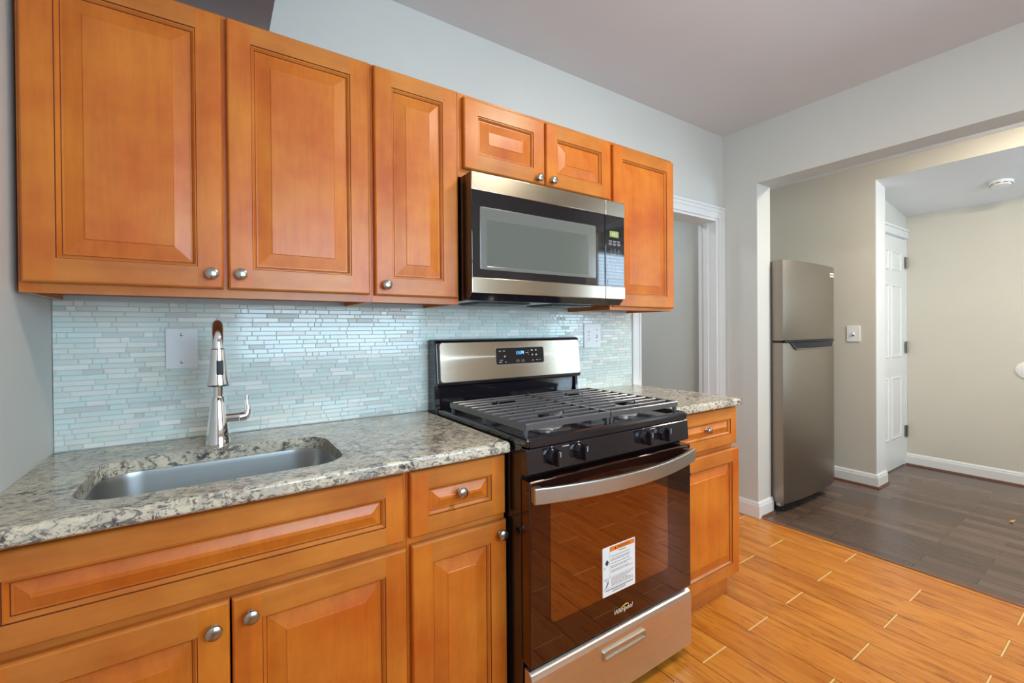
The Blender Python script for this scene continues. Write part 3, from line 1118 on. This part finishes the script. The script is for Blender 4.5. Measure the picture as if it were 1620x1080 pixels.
# backguard: tall black housing, dark neck, steel fascia
b = MB()
for xa, xb in ((RX0 - .004, RX0 + .018), (RX1 - .006, RX1 + .010)):
    b.prism([(-.022, .90), (-.120, .90), (-.100, .915), (-.086, .935), (-.080, .965), (-.078, 1.015), (-.100, 1.03), (-.086, 1.190), (-.080, 1.202), (-.070, 1.207), (-.022, 1.207)], 'x', xa, xb, 0, .003, 2)
b.prism([(-.022, 1.015), (-.098, 1.015), (-.104, 1.020), (-.104, 1.030), (-.090, 1.192), (-.084, 1.204), (-.072, 1.2085), (-.022, 1.2085)], 'x', RX0 - .002, RX1 + .008, 0, .004, 3)
b.box(RX0 + .016, RX1 - .006, -.066, -.024, .90, 1.017)
bgd = b.build('backguard', [M['enamel']], rg)
# fascia tilted with the housing
def on_fascia(z, off):
    return -.104 + (z - 1.030) * (.014 / .162) - off


b = MB()
FX0, FX1, FZ0, FZ1 = RX0 + .012, RX1 + .004, 1.031, 1.196
poly = rrect(FX0, FX1, FZ0, FZ1, .014, 6)
n = len(poly)
poly2 = rrect(FX0 + .002, FX1 - .002, FZ0 + .002, FZ1 - .002, .012, 6)
vs = [(p[0], on_fascia(p[1], .0002), p[1]) for p in poly] + [(p[0], on_fascia(p[1], .003), p[1]) for p in poly2]
b.add(vs, [[q, (q + 1) % n, n + (q + 1) % n, n + q] for q in range(n)] + [list(range(n, 2 * n))])
fa = b.build('fascia', [M['steel']], rg)
fa['label'] = 'brushed stainless control fascia'
b = MB()
DXa, DXb, DZa, DZb = 1.398, 1.660, 1.093, 1.166
for ins, off, mi in ((-.003, .0034, 1), (0, .0040, 0)):
    poly = rrect(DXa + ins, DXb - ins, DZa + ins, DZb - ins, .008, 5)
    n = len(poly)
    vs = [(p[0], on_fascia(p[1], .002), p[1]) for p in poly] + [(p[0], on_fascia(p[1], off), p[1]) for p in poly]
    b.add(vs, [[q, (q + 1) % n, n + (q + 1) % n, n + q] for q in range(n)] + [list(range(n, 2 * n))], mi)
dp = b.build('display', [M['mw_glass'], M['nickel']], fa)
b = MB()


def seg7(mb, ch, x, z, wd, h, ypos, m=0):
    SEG = {'0': 'abcdef', '1': 'bc', '2': 'abged', '3': 'abgcd', '4': 'fgbc', '5': 'afgcd', '6': 'afgedc', '7': 'abc', '8': 'abcdefg', '9': 'abcdfg'}
    t = h * .13
    R = {'a': (x, x + wd, z + h - t, z + h), 'g': (x, x + wd, z + h / 2 - t / 2, z + h / 2 + t / 2), 'd': (x, x + wd, z, z + t),
         'f': (x, x + t, z + h / 2, z + h), 'b': (x + wd - t, x + wd, z + h / 2, z + h), 'e': (x, x + t, z, z + h / 2), 'c': (x + wd - t, x + wd, z, z + h / 2)}
    for s in SEG[ch]:
        r = R[s]
        y = ypos(z + h / 2)
        mb.box(r[0], r[1], y - .0004, y, r[2], r[3], m)


fy = lambda z: on_fascia(z, .0041)
xx = 1.503
for ch in '11:24':
    if ch == ':':
        for q in (.006, .013):
            b.box(xx - .001, xx + .0012, fy(1.14) - .0004, fy(1.14), 1.131 + q - .001, 1.131 + q + .001)
        xx += .0045
    else:
        seg7(b, ch, xx, 1.131, .0068, .019, fy)
        xx += .0105
b.build('clock_digits', [M['blue_led']], dp)['label'] = 'blue digits 11:24'
b = MB()
for mx_, mz_, mw_, mh_ in ((1.418, 1.152, .011, .003), (1.440, 1.152, .009, .003), (1.443, 1.128, .008, .007), (1.424, 1.112, .016, .0016), (1.420, 1.103, .014, .0025), (1.446, 1.103, .007, .003),
                           (1.565, 1.141, .016, .0022), (1.572, 1.150, .003, .003), (1.572, 1.133, .003, .003), (1.592, 1.152, .010, .006), (1.615, 1.152, .008, .006), (1.594, 1.131, .007, .006), (1.616, 1.131, .008, .007),
                           (1.596, 1.106, .010, .0025), (1.620, 1.107, .010, .003), (1.637, 1.107, .006, .003)):
    y = fy(mz_)
    b.box(mx_ - mw_ / 2, mx_ + mw_ / 2, y - .0003, y, mz_ - mh_ / 2, mz_ + mh_ / 2)
for qx in (1.512, 1.540):
    for r_ in ((qx - .007, qx + .007, 1.1095, 1.1105), (qx - .007, qx + .007, 1.0985, 1.0995), (qx - .007, qx - .0062, 1.099, 1.110), (qx + .0062, qx + .007, 1.099, 1.110), (qx - .0015, qx + .0015, 1.103, 1.106)):
        y = fy(1.104)
        b.box(r_[0], r_[1], y - .0003, y, r_[2], r_[3])
b.build('key_marks', [M['mark']], dp)
# small printed strip under the fascia on the neck
# control panel with knobs
b = MB()
b.prism([(-.690, .820), (-.724, .820), (-.727, .824), (-.7225, .893), (-.719, .897), (-.690, .897)], 'x', RX0, RX1, 0, .002, 2)
cp = b.build('control_panel', [M['enamel']], rg)
for kx in (1.214, 1.321, 1.625, 1.724):
    k = MB()
    kz, ky = .864, -.7245
    k.lathe([(0, 0), (.0255, 0), (.0255, .003), (.0235, .006), (.0225, .017), (.021, .020), (0, .020)], (kx, ky, kz), '-y', 32)
    k.box(kx - .0075, kx + .0075, ky - .040, ky - .015, kz - .0235, kz + .0235, 0, .003, 3)
    k.box(kx - .0009, kx + .0009, ky - .0405, ky - .039, kz + .006, kz + .021, 1)
    k.build('knob', [M['enamel'], M['mark']], cp)
for mx_ in (1.268, 1.675):
    b = MB(); b.box(mx_ - .014, mx_ + .014, -.7238, -.7230, .8865, .8885)
    b.build('printed_mark', [M['mark']], cp)
for mx_ in (1.214, 1.321, 1.625, 1.724):
    b = MB(); b.box(mx_ - .003, mx_ + .003, -.7236, -.7228, .8915, .8935)
    b.build('printed_mark', [M['mark']], cp)
# oven door
DY = -.737
b = MB()
b.box(RX0 + .001, RX1 - .004, DY, -.693, .262, .806, 0, .005, 3)
od = b.build('oven_door', [M['glass_border']], rg)
b = MB()
b.prism(rrect(1.195, 1.738, .372, .735, .012, 5), 'y', DY - .0006, DY + .002)
b.build('oven_window', [M['glass_window']], od)['label'] = 'dark mirror-like oven window'
b = MB()
hx0, hx1, hz0, hz1 = RX0 + .006, RX1 - .006, .746, .792
N = 64
rows = []
sec = [(.002, 0), (0, .003), (0, hz1 - hz0 - .003), (.002, hz1 - hz0), (.012, hz1 - hz0), (.014, hz1 - hz0 - .003), (.014, .003), (.012, 0)]
vs = []
for i in range(N + 1):
    u = i / N
    x = hx0 + (hx1 - hx0) * u
    bow = .010 + .060 * (1 - (2 * u - 1) ** 2)
    for d_, z_ in sec:
        vs.append((x, DY - bow - .012 + d_, hz0 + z_))
m_ = len(sec)
fs = [[i * m_ + q, i * m_ + (q + 1) % m_, (i + 1) * m_ + (q + 1) % m_, (i + 1) * m_ + q] for i in range(N) for q in range(m_)]
fs += [list(range(m_)), [N * m_ + q for q in range(m_)][::-1]]
b.add(vs, fs, 0, True)
for xa, xb in ((hx0, hx0 + .03), (hx1 - .03, hx1)):
    b.box(xa, xb, DY - .011, DY, hz0 + .003, hz1 - .003, 0)
b.build('handle', [M['steel_handle']], od, sharp=20)['label'] = 'curved stainless bar handle'
# warning sticker
b = MB()
SXa, SXb, SZa, SZb = 1.407, 1.561, .373, .534
ys = DY - .0009
b.prism(rrect(SXa, SXb, SZa, SZb, .004, 4), 'y', ys, DY - .0005, 0)
b.box(SXa + .034, SXb - .003, ys - .0002, ys, SZb - .019, SZb - .004, 1)
text(b, 'WARNING', (SXa + .034 + SXb) / 2 + .006, ys - .0003, SZb - .0115, .0125, 2, depth=.0001)
b.add([(SXa + .054, ys - .0003, SZb - .0155), (SXa + .064, ys - .0003, SZb - .0155), (SXa + .059, ys - .0003, SZb - .007)], [(0, 1, 2)], 2)


def tline(x0, x1, z, h=.0016):
    b.box(x0, x1, ys - .0002, ys, z - h / 2, z + h / 2, 3)


tline(SXa + .075, SXa + .108, SZb - .0245, .0022)
rr = random.Random(5)
z = SZb - .036
for para in (1, 2, 1, 2, 2):
    for k in range(para):
        x_ = SXa + .039
        xe = SXb - .010 - rr.random() * .03
        while x_ < xe:
            l_ = rr.uniform(.006, .016)
            tline(x_, min(x_ + l_, xe), z)
            x_ += l_ + .002
        z -= .0048
    z -= .0045
b.box(SXa + .033, SXa + .0336, ys - .0002, ys, SZa + .058, SZb - .004, 3)
b.box(SXa + .002, SXb - .002, ys - .0002, ys, SZa + .0576, SZa + .0582, 3)
b.box(SXa + .002, SXb - .002, ys - .0002, ys, SZa + .0236, SZa + .0242, 3)
z = SZa + .053
for k in range(6):
    x_ = SXa + .039
    xe = SXb - .010 - rr.random() * .035
    while x_ < xe:
        l_ = rr.uniform(.006, .016)
        tline(x_, min(x_ + l_, xe), z)
        x_ += l_ + .002
    z -= .0047
tline(SXa + .012, SXb - .012, SZa + .018, .0024)
tline(SXa + .045, SXb - .045, SZa + .013)
tline(SXa + .042, SXb - .048, SZa + .009)
cx_, cz_ = SXa + .020, SZb - .052
b.add([(cx_ - .009, ys - .0003, cz_), (cx_, ys - .0003, cz_ - .011), (cx_ + .009, ys - .0003, cz_), (cx_, ys - .0003, cz_ + .011)], [(0, 1, 2, 3)], 2)
b.add([(cx_ - .013, ys - .0003, cz_ - .018), (cx_ - .009, ys - .0003, cz_ - .018), (cx_ - .010, ys - .0003, cz_ - .011)], [(0, 1, 2)], 2)
b.tube([(cx_ - .006, ys - .0003, SZa + .030), (cx_, ys - .0003, SZa + .037), (cx_ + .002, ys - .0003, SZa + .044), (cx_ - .003, ys - .0003, SZa + .050)], .0011, 6, 3)
b.tube([(cx_ - .002, ys - .0003, SZa + .031), (cx_ + .006, ys - .0003, SZa + .042), (cx_ + .006, ys - .0003, SZa + .050)], .0008, 6, 3)
tline(SXa + .006, SXa + .028, SZa + .054, .0014)
tline(SXa + .008, SXa + .020, SZa + .027, .0014)
b.build('warning_sticker', [M['paper'], M['orange'], M['slot'], M['mark_dark']], od)['label'] = 'white warning sticker with orange header'
b = MB()
text(b, 'Whirlpool', 1.501, DY - .0009, .306, .0215, 0, shear=.25)
pts = [(1.503 + .024 * math.cos(a) + .004 * math.sin(a), DY - .0012, .307 + .011 * math.sin(a) + .006 * math.cos(a)) for a in [q * PI / 14 for q in range(-6, 17)]]
b.tube(pts, [.0004 + .0010 * math.sin(PI * i / (len(pts) - 1)) for i in range(len(pts))], 6, 1)
b.build('door_lettering', [M['logo'], M['gold']], od)['label'] = 'small silver script lettering with a gold swoosh'
# storage drawer
b = MB()
b.prism([(-.700, .040), (DY, .040), (DY - .001, .044), (DY - .001, .226), (DY + .004, .240), (DY + .014, .247), (-.700, .247)], 'x', RX0 + .003, RX1 - .003, 0, .003, 2, False)
sd = b.build('storage_drawer', [M['steel_drawer']], rg)
sd['label'] = 'stainless storage drawer'
b = MB()
poly = rrect(1.404, 1.610, .168, .200, .006, 4)
poly2 = rrect(1.412, 1.602, .175, .193, .004, 4)
n = len(poly)
vs = [(p[0], DY - .001, p[1]) for p in poly] + [(p[0], DY - .008, p[1]) for p in poly] + [(p[0], DY - .008, p[1]) for p in poly2] + [(p[0], DY - .003, p[1]) for p in poly2]
fs = []
for r in range(3):
    fs += [[r * n + q, r * n + (q + 1) % n, (r + 1) * n + (q + 1) % n, (r + 1) * n + q] for q in range(n)]
fs.append([3 * n + q for q in range(n)])
b.add(vs, fs)
b.build('drawer_pull', [M['steel_handle']], sd)
for fx_, fyy in ((RX0 + .04, -.665), (RX1 - .035, -.665), (RX0 + .04, -.10), (RX1 - .035, -.10)):
    b = MB(); b.lathe([(0, .0005), (.016, .0005), (.018, .006), (.018, .012), (.009, .016), (.009, .0452), (0, .0452)], (fx_, fyy, 0), n=20)
    b.build('foot', [M['black']], rg)
# burners
for bx, by, br_ in ((1.305, -.565, .050), (1.305, -.275, .040), (1.690, -.565, .046), (1.690, -.275, .042), (1.4975, -.42, .036)):
    b = MB()
    b.lathe([(0, 0), (br_ + .012, 0), (br_ + .010, .004), (br_ * .9, .007), (br_ * .88, .014), (0, .014)], (bx, by, .9172), n=28, m=1)
    b.lathe([(0, .014), (br_ * .82, .014), (br_ * .82, .019), (br_ * .75, .022), (0, .0225)], (bx, by, .9172), n=28, m=0)
    b.build('burner', [M['cap_black'], M['alu']], rg)
# cast iron grates, left and right
ZG = .961


def bar(mb, p, q, wdt=.0085, h=.008):
    p, q = Vector(p), Vector(q)
    d = (q - p).normalized()
    s = d.cross(Vector((0, 0, 1))).normalized() * wdt / 2
    up = Vector((0, 0, 1))
    prof = [(-1, 0), (-1, -h), (1, -h), (1, 0), (.55, .003), (-.55, .003)]
    vs = [p + s * a + up * z_ for a, z_ in prof] + [q + s * a + up * z_ for a, z_ in prof]
    n_ = len(prof)
    mb.add(vs, [[i, (i + 1) % n_, n_ + (i + 1) % n_, n_ + i] for i in range(n_)] + [list(range(n_)), list(range(n_, 2 * n_))[::-1]])


GY0, GY1 = -.686, -.182
for gi, (ga, gb) in enumerate(((1.140, 1.495), (1.500, 1.862))):
    b = MB()
    bar(b, (ga, GY0, ZG), (gb, GY0, ZG), .0095, .017); bar(b, (ga, GY1, ZG), (gb, GY1, ZG), .0095, .017)
    bar(b, (ga, GY0, ZG), (ga, GY1, ZG), .0095, .017); bar(b, (gb, GY0, ZG), (gb, GY1, ZG), .0095, .017)
    gm = (ga + gb) / 2
    nb = 10
    for q in range(1, nb):
        y = GY0 + (GY1 - GY0) * q / nb
        near = min(abs(y + .565), abs(y + .275))
        if near < .03:
            g = .055
            bar(b, (ga, y, ZG), (gm - g, y, ZG)); bar(b, (gm + g, y, ZG), (gb, y, ZG))
        elif near < .07 and q % 2 == 0:
            g = .025
            bar(b, (ga, y, ZG), (gm - g, y, ZG)); bar(b, (gm + g, y, ZG), (gb, y, ZG))
        else:
            bar(b, (ga, y, ZG), (gb, y, ZG))
    for xa in (ga + .09, gb - .09):
        bar(b, (xa, GY0 + .19, ZG - .003), (xa, GY1 - .19, ZG - .003), .008, .010)
    for (ya, yb) in ((GY0, GY0 + .09), (GY0 + .155, GY0 + .22), (GY1 - .22, GY1 - .155), (GY1 - .065, GY1)):
        bar(b, (gm, ya, ZG - .003), (gm, yb, ZG - .003), .008, .010)
    for xa in (ga + .006, gb - .006):
        for ya in (GY0 + .006, (GY0 + GY1) / 2, GY1 - .006):
            b.prism(rrect(xa - .006, xa + .006, ya - .007, ya + .007, .003, 3), 'z', .9166, ZG - .008)
    b.build('grate', [M['iron']], rg)

# ================================================================== MICROWAVE
MX0, MX1, MZ0, MZ1, MY = 1.118, 1.887, 1.376, 1.802, -.4025
mw = thing('microwave', 'stainless and black over-the-range microwave under the short wall cabinet', 'microwave', (1.50, -.2, 1.35))
b = MB()
b.box(MX0 + .002, MX1 - .002, -.372, -.012, 1.352, MZ1, 0, .002)
b.prism([(-.395, MZ0 + .001), (-.372, 1.352), (-.372, 1.40), (-.395, 1.40)], 'x', MX0 + .004, MX1 - .004)
for xa in (1.20, 1.55):
    b.box(xa, xa + .24, -.30, -.12, 1.349, 1.3525, 1)
    for q in range(8):
        b.box(xa + .01, xa + .23, -.295 + q * .022, -.285 + q * .022, 1.347, 1.3495, 0)
b.box(1.15, 1.24, -.10, -.05, 1.3495, 1.3522, 2)
b.build('body', [M['enamel'], M['grille'], M['white_plastic']], mw)
SP = 1.767
b = MB()
b.box(MX0, SP - .001, MY + .002, -.3725, MZ0, MZ1, 1, .004, 3)
md = b.build('door', [M['steel'], M['mw_glass']], mw)
for za, zb in ((1.737, MZ1), (MZ0, 1.432)):
    b = MB(); b.box(MX0, SP - .001, MY - .001, MY + .006, za, zb, 0, .003, 3)
    b.build('steel_band', [M['steel']], md)['label'] = 'brushed stainless band'
b = MB()
wx0, wx1, wz0, wz1 = 1.153, 1.712, 1.461, 1.682
yw = MY + .0016
rings = [(0, 0), (.002, -.0006), (.022, -.0008), (.027, .0)]
rr_ = [rrect(wx0 + i, wx1 - i * (2.0 if k > 1 else 1), wz0 + i * (.45 if k > 1 else 1), wz1 - i * (1.6 if k > 1 else 1), .006, 3) for k, (i, _) in enumerate(rings)]
n = len(rr_[0])
vs = [(p[0], yw + rings[k][1], p[1]) for k in range(4) for p in rr_[k]]
for r in range(3):
    b.add([vs[r * n + q] for q in range(n)] + [vs[(r + 1) * n + q] for q in range(n)], [[q, (q + 1) % n, n + (q + 1) % n, n + q] for q in range(n)], 1)
b.add(vs[3 * n:], [list(range(n))], 0)
b.build('door_window', [M['mw_screen'], M['mw_frame']], md)['label'] = 'grey mesh window'
b = MB()
b.box(SP + .001, MX1, MY + .002, -.3725, MZ0, MZ1, 0, .004, 3)
mp_ = b.build('control_panel', [M['mw_glass']], mw)
for za, zb in ((1.737, MZ1), (MZ0, 1.432)):
    b = MB(); b.box(SP + .001, MX1, MY - .001, MY + .006, za, zb, 0, .003, 3)
    b.build('steel_band', [M['steel']], mp_)['label'] = 'brushed stainless band'
b = MB(); b.box(1.794, 1.848, MY + .0008, MY + .0022, 1.646, 1.672)
ld = b.build('display', [M['green_lcd']], mp_)
b = MB()
xx = 1.806
for ch in '1:21':
    if ch == ':':
        b.box(xx - .001, xx + .001, MY + .0002, MY + .0007, 1.655, 1.657); b.box(xx - .001, xx + .001, MY + .0002, MY + .0007, 1.661, 1.663); xx += .004
    else:
        seg7(b, ch, xx, 1.651, .0062, .016, lambda z: MY + .0008); xx += .0095
b.build('clock_digits', [M['lcd_dark']], ld)['label'] = 'pale digits on the display'
b = MB()
y_ = MY + .0018
for r in range(2):
    for q in range(3):
        b.box(1.787 + q * .026, 1.808 + q * .026, y_ - .0004, y_, 1.628 - r * .012, 1.6295 - r * .012)
        b.box(1.790 + q * .026, 1.804 + q * .026, y_ - .0004, y_, 1.623 - r * .012, 1.6245 - r * .012)
b.build('function_keys', [M['mark']], mp_)
b = MB()
for r, row in enumerate(('123', '456', '789')):
    for q, ch in enumerate(row):
        text(b, ch, 1.802 + q * .0235, y_ - .0003, 1.590 - r * .0185, .011, 0, depth=.0001)
        cxx, czz = 1.802 + q * .0235, 1.590 - r * .0185
        b.box(cxx - .009, cxx + .009, y_ - .0003, y_, czz - .0085, czz - .0079)
text(b, '0', 1.8255, y_ - .0003, 1.5345, .011, 0, depth=.0001)
b.build('number_keys', [M['mark']], mp_)
b = MB()
for r in range(3):
    for q in range(4):
        b.box(1.782 + q * .024, 1.800 + q * .024 - (r % 2) * .004, y_ - .0004, y_, 1.518 - r * .011, 1.5205 - r * .011)
for q in range(3):
    b.box(1.790, 1.862 - q * .012, y_ - .0004, y_, 1.483 - q * .006, 1.4842 - q * .006)
b.build('option_keys', [M['mark']], mp_)
b = MB(); b.box(1.780, 1.872, MY + .0006, MY + .0026, 1.437, 1.462, 0, .0008)
b.build('open_button', [M['mw_glass']], mp_)

# ================================================================== REFRIGERATOR
RFX0, RFX1, RFY = 3.492, 4.275, -.312
fr_ = thing('refrigerator', 'tall stainless top-freezer refrigerator beyond the opening', 'refrigerator', ((RFX0 + RFX1) / 2, .05, 0))
b = MB(); b.box(RFX0 + .003, RFX1 - .003, -.242, .40, .035, 1.695, 0, .004)
b.box(RFX0 + .02, RFX1 - .02, -.262, -.241, .02, .075, 1)
b.build('body', [M['fridge_side'], M['black']], fr_)


def bowed(mb, z0, z1, cut=None):
    N = 20
    pts = []
    for i in range(N + 1):
        u = i / N
        x = RFX0 + (RFX1 - RFX0) * u
        pts.append((x, RFY - .030 * (1 - (2 * u - 1) ** 2) ** .8))
    poly = [(RFX0, -.2435)] + pts + [(RFX1, -.2435)]
    mb.prism(poly, 'z', z0, z1, 0, .004, 2, True)


b = MB(); bowed(b, 1.160, 1.700)
fd = b.build('freezer_door', [M['steel_fridge']], fr_)
b = MB()
b.box(4.150, 4.232, -.3285, -.318, 1.622, 1.652, 0, .002)
b.box(4.160, 4.222, -.3290, -.3284, 1.634, 1.640, 1)
b.build('badge', [M['plate_steel'], M['mark_dark']], fd)['label'] = 'small silver badge'
b = MB(); bowed(b, .072, 1.146)
ld_ = b.build('fridge_door', [M['steel_fridge']], fr_)
b = MB(); b.box(RFX0 + .004, RFX1 - .004, -.300, -.244, 1.147, 1.159)
b.build('door_gap', [M['black']], fr_)
# recessed grip under the freezer door: dark scoop with a bright rim
b = MB()
def fy_(x):
    u = (x - RFX0) / (RFX1 - RFX0)
    return RFY - .030 * max(0, 1 - (2 * u - 1) ** 2) ** .8


N = 16
ga0, ga1, gb0, gb1 = 3.56, 4.235, 3.62, 4.185
vs = []
for i in range(N + 1):
    u = i / N
    xt = ga0 + (ga1 - ga0) * u
    xb = gb0 + (gb1 - gb0) * u
    vs += [(xt, fy_(xt) - .003, 1.150), (xb, fy_(xb) - .003, 1.105), (xb, fy_(xb) + .002, 1.105), (xt, fy_(xt) + .002, 1.150)]
b.add(vs, [[i * 4 + q, i * 4 + (q + 1) % 4, i * 4 + 4 + (q + 1) % 4, i * 4 + 4 + q] for i in range(N) for q in range(4)] + [[0, 1, 2, 3], [N * 4 + q for q in range(4)]], 0)
rim = [(ga0, 1.150), (gb0, 1.102)] + [(gb0 + (gb1 - gb0) * q / 10, 1.102) for q in range(1, 11)] + [(ga1, 1.150)]
b.tube([(x, fy_(x) - .005, z) for x, z in rim], .0045, 8, 1)
b.tube([(RFX0 + .01 + (ga1 - RFX0 - .01) * q / 12, fy_(RFX0 + .01 + (ga1 - RFX0 - .01) * q / 12) - .004, 1.153) for q in range(13)], .006, 8, 0)
b.build('grip', [M['grip'], M['nickel']], ld_)['label'] = 'dark recessed grip with a pale rim'
for fx_ in (RFX0 + .06, RFX1 - .06):
    for fyy in (-.20, .34):
        b = MB(); b.lathe([(0, .0005), (.02, .0005), (.02, .012), (.012, .016), (.012, .036), (0, .036)], (fx_, fyy, 0), n=16)
        b.build('foot', [M['black']], fr_)
b = MB(); b.box(RFX0 + .012, RFX0 + .055, -.290, -.245, .045, .0715, 0, .004)
b.build('hinge_bracket', [M['nickel']], fr_)

# ================================================================== SMALL THINGS
sw = thing('light_switch', 'white toggle light switch on the stub wall right of the refrigerator', 'light switch', (X2, -.326, 1.13))
b = MB(); b.box(X2 - .0065, X2 - .0005, -.372, -.280, 1.132, 1.256, 0, .002, 3)
b.build('plate', [M['white_plastic']], sw)
b = MB(); b.box(X2 - .020, X2 - .0066, -.331, -.321, 1.186, 1.206, 0, .002); b.box(X2 - .0075, X2 - .0066, -.332, -.320, 1.176, 1.186, 1)
b.build('toggle', [M['white_plastic'], M['slot']], sw)


def hall_z(x):
    return ZH - (ZH - ZH3) * (x - X2) / (X3 - X2)


sdx, sdy = 5.15, -1.06
sm = thing('smoke_detector', 'round white smoke detector on the hall ceiling', 'smoke detector', (sdx, sdy, hall_z(sdx)))
tilt = math.atan((ZH - ZH3) / (X3 - X2))
b = MB(); b.lathe([(0, .001), (.066, .001), (.066, .012), (.060, .020), (.056, .021), (.056, .026), (.050, .033), (.020, .036), (0, .036)], (sdx, sdy, hall_z(sdx)), '-z', 36)
base_ = b.build('housing', [M['white_plastic']], sm)
b = MB()
for q in range(9):
    a = q * 2 * PI / 9
    pts = [(sdx + .0575 * math.cos(a + t_), sdy + .0575 * math.sin(a + t_), hall_z(sdx) - .0235) for t_ in (0, .15, .3, .45)]
    b.tube(pts, .0022, 6)
b.build('vent_slots', [M['slot']], sm)
sm.rotation_euler = (0, tilt, 0)

b = MB(); b.lathe([(0, .0005), (.068, .0005), (.068, .006), (.062, .010), (0, .011)], (X3, -1.140, .903), '-x', 40)
o = b.build('round_wall_plate', [M['white_plastic']], loc=(X3, -1.140, .903))
tag(o, 'round white cover plate on the far hall wall, cut by the picture edge', 'cover plate')

b = MB()
lp = [(-.022, 0), (-.012, .010), (.004, .012), (.018, .005), (.026, -.006), (.010, -.008), (-.008, -.007)]
vs = [(4.542 + x, -1.199 + y, .002 + .010 * abs(x) / .026) for x, y in lp] + [(4.542 + x, -1.199 + y, .0032 + .010 * abs(x) / .026) for x, y in lp]
n = len(lp)
b.add(vs, [list(range(n))[::-1], list(range(n, 2 * n))] + [[q, (q + 1) % n, n + (q + 1) % n, n + q] for q in range(n)])
b.tube([(4.518, -1.199, .011), (4.535, -1.198, .005), (4.555, -1.199, .006)], .0016, 6)
b.tube([(4.562, -1.206, .011), (4.570, -1.212, .016)], .0014, 6)
o = b.build('dry_leaf', [M['leaf']], loc=(4.542, -1.199, .001))
tag(o, 'small curled yellow leaf lying on the dark wood floor', 'leaf')
